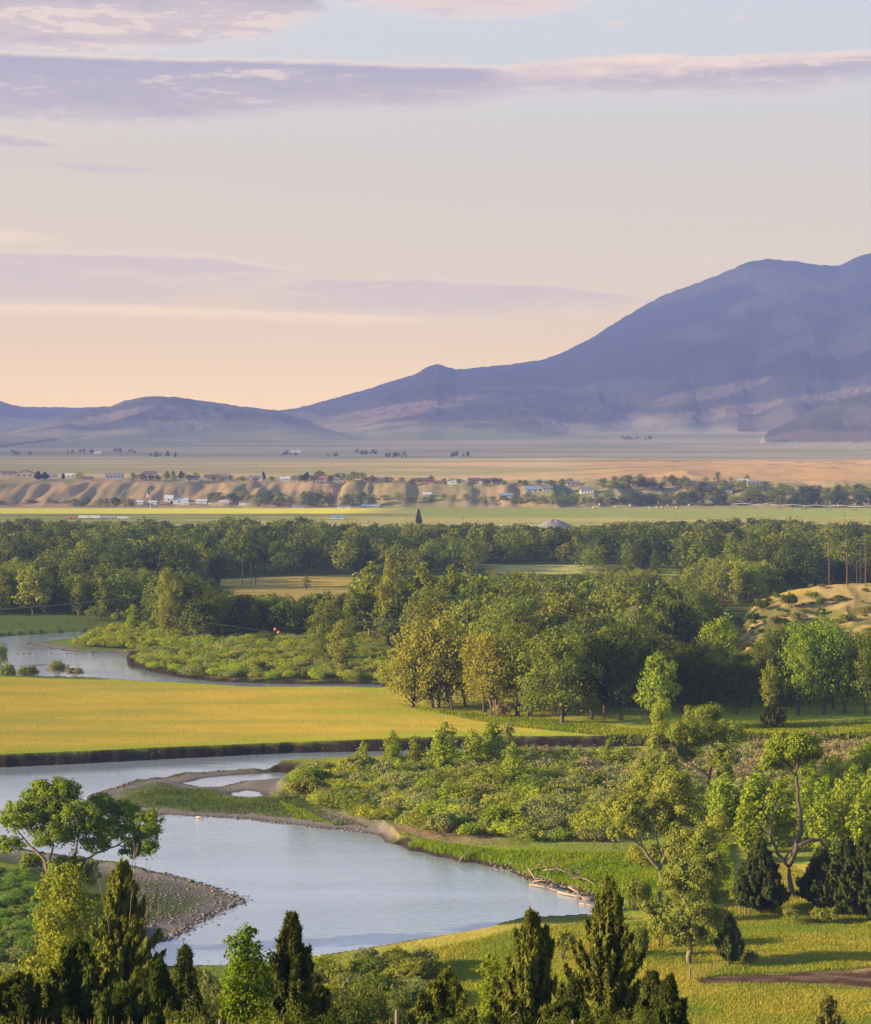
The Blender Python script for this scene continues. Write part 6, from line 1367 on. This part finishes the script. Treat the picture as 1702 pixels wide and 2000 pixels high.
# the main long bank
band([(-500, 112), (0, 113), (300, 114), (540, 115), (700, 119), (900, 125), (990, 128), (1060, 121), (1130, 112), (1220, 107), (1300, 106), (1360, 113), (1500, 113), (1702, 110), (2300, 118)],
     [(-500, 262), (0, 252), (250, 255), (380, 252), (430, 238), (560, 229), (700, 221), (820, 215), (900, 211), (960, 197), (1030, 187), (1200, 189), (1400, 192), (1500, 193), (1580, 188), (1702, 172), (2300, 150)],
     CRM, sk(228, 205, 206), PUR, PUR2, 0.10, 0.6, 1.7, 0.95, 0.20)
band([(-500, 132), (900, 132), (990, 132), (1060, 124), (1130, 115), (1220, 110), (1300, 108), (1360, 116), (1500, 116), (1702, 113), (2300, 118)],
     [(-500, 133), (900, 133), (960, 160), (1050, 165), (1150, 158), (1260, 152), (1330, 152), (1500, 140), (1702, 133), (2300, 133)], CRM, PINK, PINK, sk(222, 203, 207), 0.12, 0.2, 0.9, 0.85, 0.15, [(900, 1060)])
# small ones on the left and faint low veils
band([(-500, 262), (0, 265), (60, 272), (130, 286), (200, 291), (2300, 291)], [(-500, 305), (0, 301), (80, 300), (150, 293), (210, 291), (2300, 291)], PINK, PINK, MAU, PUR2, 0.08, 0.12, 0.5, 0.8, 0.3, [(240, 120)])
band([(-500, 322), (0, 322), (90, 323), (200, 326), (300, 331), (345, 334), (2300, 334)], [(-500, 326), (0, 328), (90, 333), (180, 344), (250, 344), (345, 335), (2300, 334)], MAU, MAU, MAU, PUR2, 0.06, 0.08, 0.35, 0.85, 0.4, [(370, 300)])
band([(-500, 300), (160, 300), (210, 296), (245, 294), (2300, 296)], [(-500, 302), (160, 303), (210, 306), (245, 299), (2300, 298)], MAU, MAU, MAU, MAU, 0.06, 0.08, 0.35, 0.6, 0.4, [(160, 195), (265, 235)])
band([(-500, 488), (0, 492), (300, 494), (400, 494), (450, 500), (540, 518), (600, 524), (2300, 524)], [(-500, 615), (0, 612), (300, 606), (450, 580), (600, 545), (2300, 526)], sk(238, 212, 200), sk(226, 206, 200), sk(206, 191, 198), sk(214, 199, 199), 0.14, 0.6, 1.3, 0.95, 0.25, [(720, 480)], .35)
band([(-500, 545), (480, 528), (700, 540), (820, 538), (900, 542), (1100, 553), (1280, 575), (2300, 590)], [(-500, 625), (300, 628), (700, 622), (900, 625), (1280, 612), (2300, 600)], sk(234, 210, 200), sk(232, 210, 200), sk(205, 190, 199), sk(213, 198, 200), 0.14, 0.55, 1.3, 0.95, 0.25, [(400, 640), (1400, 1150)], .25)
band([(-500, 230), (1480, 238), (1560, 236), (1660, 230), (2300, 230)], [(-500, 232), (1480, 243), (1560, 242), (1660, 233), (2300, 232)], MAU, MAU, MAU, MAU, 0.05, 0.06, 0.3, 0.5, 0.4, [(1470, 1540), (1680, 1610)])
band([(-500, 590), (300, 594), (600, 604), (900, 618), (2300, 640)], [(-500, 618), (300, 622), (600, 630), (900, 634), (2300, 650)], sk(249, 221, 203), sk(249, 221, 203), sk(248, 220, 202), sk(246, 219, 201), 0.2, 0.3, 1.2, 0.7, 0.4, [(980, 700)], 0)
band([(-500, 632), (300, 636), (600, 642), (1000, 650), (2300, 660)], [(-500, 668), (300, 672), (600, 676), (1000, 672), (2300, 670)], sk(231, 209, 199), sk(231, 209, 199), sk(228, 206, 198), sk(232, 210, 199), 0.3, 0.4, 1.2, 0.5, 0.4, [(150, 420), (1150, 850)], 0)
band([(-500, 448), (0, 450), (60, 456), (200, 470), (2300, 480)], [(-500, 486), (0, 482), (60, 478), (200, 474), (2300, 481)], sk(244, 216, 200), sk(244, 216, 200), sk(242, 214, 200), sk(242, 214, 200), 0.2, 0.3, 1.0, 0.7, 0.4, [(190, 60)], 0)
for (uc, vc, ru, rv) in ((1443, 40, 30, 5), (915, 430, 70, 4), (1200, 48, 36, 6), (1060, 500, 60, 4), (1380, 508, 40, 5)):
    band([(uc - ru * 2, vc), (uc - ru, vc), (uc, vc - rv), (uc + ru, vc), (uc + ru * 2, vc)], [(uc - ru * 2, vc), (uc - ru, vc), (uc, vc + rv), (uc + ru, vc), (uc + ru * 2, vc)], sk(236, 205, 196), sk(236, 205, 196), sk(236, 205, 196), sk(236, 205, 196), 0.06, 0.08, 0.25, 0.7, 0.4, [(uc - ru * 1.2, uc - ru * 0.5), (uc + ru * 1.2, uc + ru * 0.5)], 0)
# the colours above are as seen through the valley air: take that air's veil off again for the sky behind it
sinE = mth(nt, 'SINE', mth(nt, 'MULTIPLY', mth(nt, 'MAXIMUM', elev, 1.0), math.pi / 180))
path = mth(nt, 'MINIMUM', mth(nt, 'DIVIDE', 1190.0, sinE), 13800.0)
T_ = mth(nt, 'EXPONENT', mth(nt, 'MULTIPLY', path, -HAZE))
va = nt.nodes.new('ShaderNodeVectorMath'); va.operation = 'SCALE'; va.inputs[0].default_value = AIR; nt.links.new(mth(nt, 'SUBTRACT', 1.0, T_), va.inputs[3])
vs = nt.nodes.new('ShaderNodeVectorMath'); vs.operation = 'SUBTRACT'; nt.links.new(skyc, vs.inputs[0]); nt.links.new(va.outputs[0], vs.inputs[1])
vd = nt.nodes.new('ShaderNodeVectorMath'); vd.operation = 'SCALE'; nt.links.new(vs.outputs[0], vd.inputs[0]); nt.links.new(mth(nt, 'DIVIDE', 1.0, T_), vd.inputs[3])
skyc = mixc(nt, (0.10, 0.095, 0.075), vd.outputs[0], smooth(-1.5, -0.2, elev))
# away from the view the sky is the plain daylight model
nis = mixc(nt, sky.outputs[0], (0.10, 0.10, 0.10), 1.0, 'MULTIPLY')
away = mth(nt, 'MAXIMUM', smooth(18, 45, elev), smooth(30, 75, mth(nt, 'ABSOLUTE', azim)))
nt.links.new(mixc(nt, skyc, nis, mth(nt, 'MULTIPLY', away, 0.8)), bg.inputs[0])

# air
hz = MB().box(-10600, 6400, -60, 13800, -6, 1250)
m, hn, ho = new_mat('valley_haze')
pv = N(hn, 'ShaderNodeVolumePrincipled', Density=HAZE, Anisotropy=0.0); pv.inputs['Color'].default_value = (0.30, 0.40, 0.97, 1)
hn.links.new(pv.outputs[0], ho.inputs['Volume'])
if HAZE > 0: tag(hz.build('haze', m), kind='stuff')

scene.view_settings.view_transform = 'Standard'; scene.view_settings.look = 'None'
scene.view_settings.exposure = EXPO; scene.view_settings.gamma = 1.0
scene.render.engine = 'CYCLES'
cy = scene.cycles
cy.max_bounces = 5; cy.diffuse_bounces = 1; cy.glossy_bounces = 2; cy.transmission_bounces = 3; cy.transparent_max_bounces = 4; cy.volume_bounces = 0
cy.use_denoising = True
scene.render.resolution_x = 871; scene.render.resolution_y = 1024
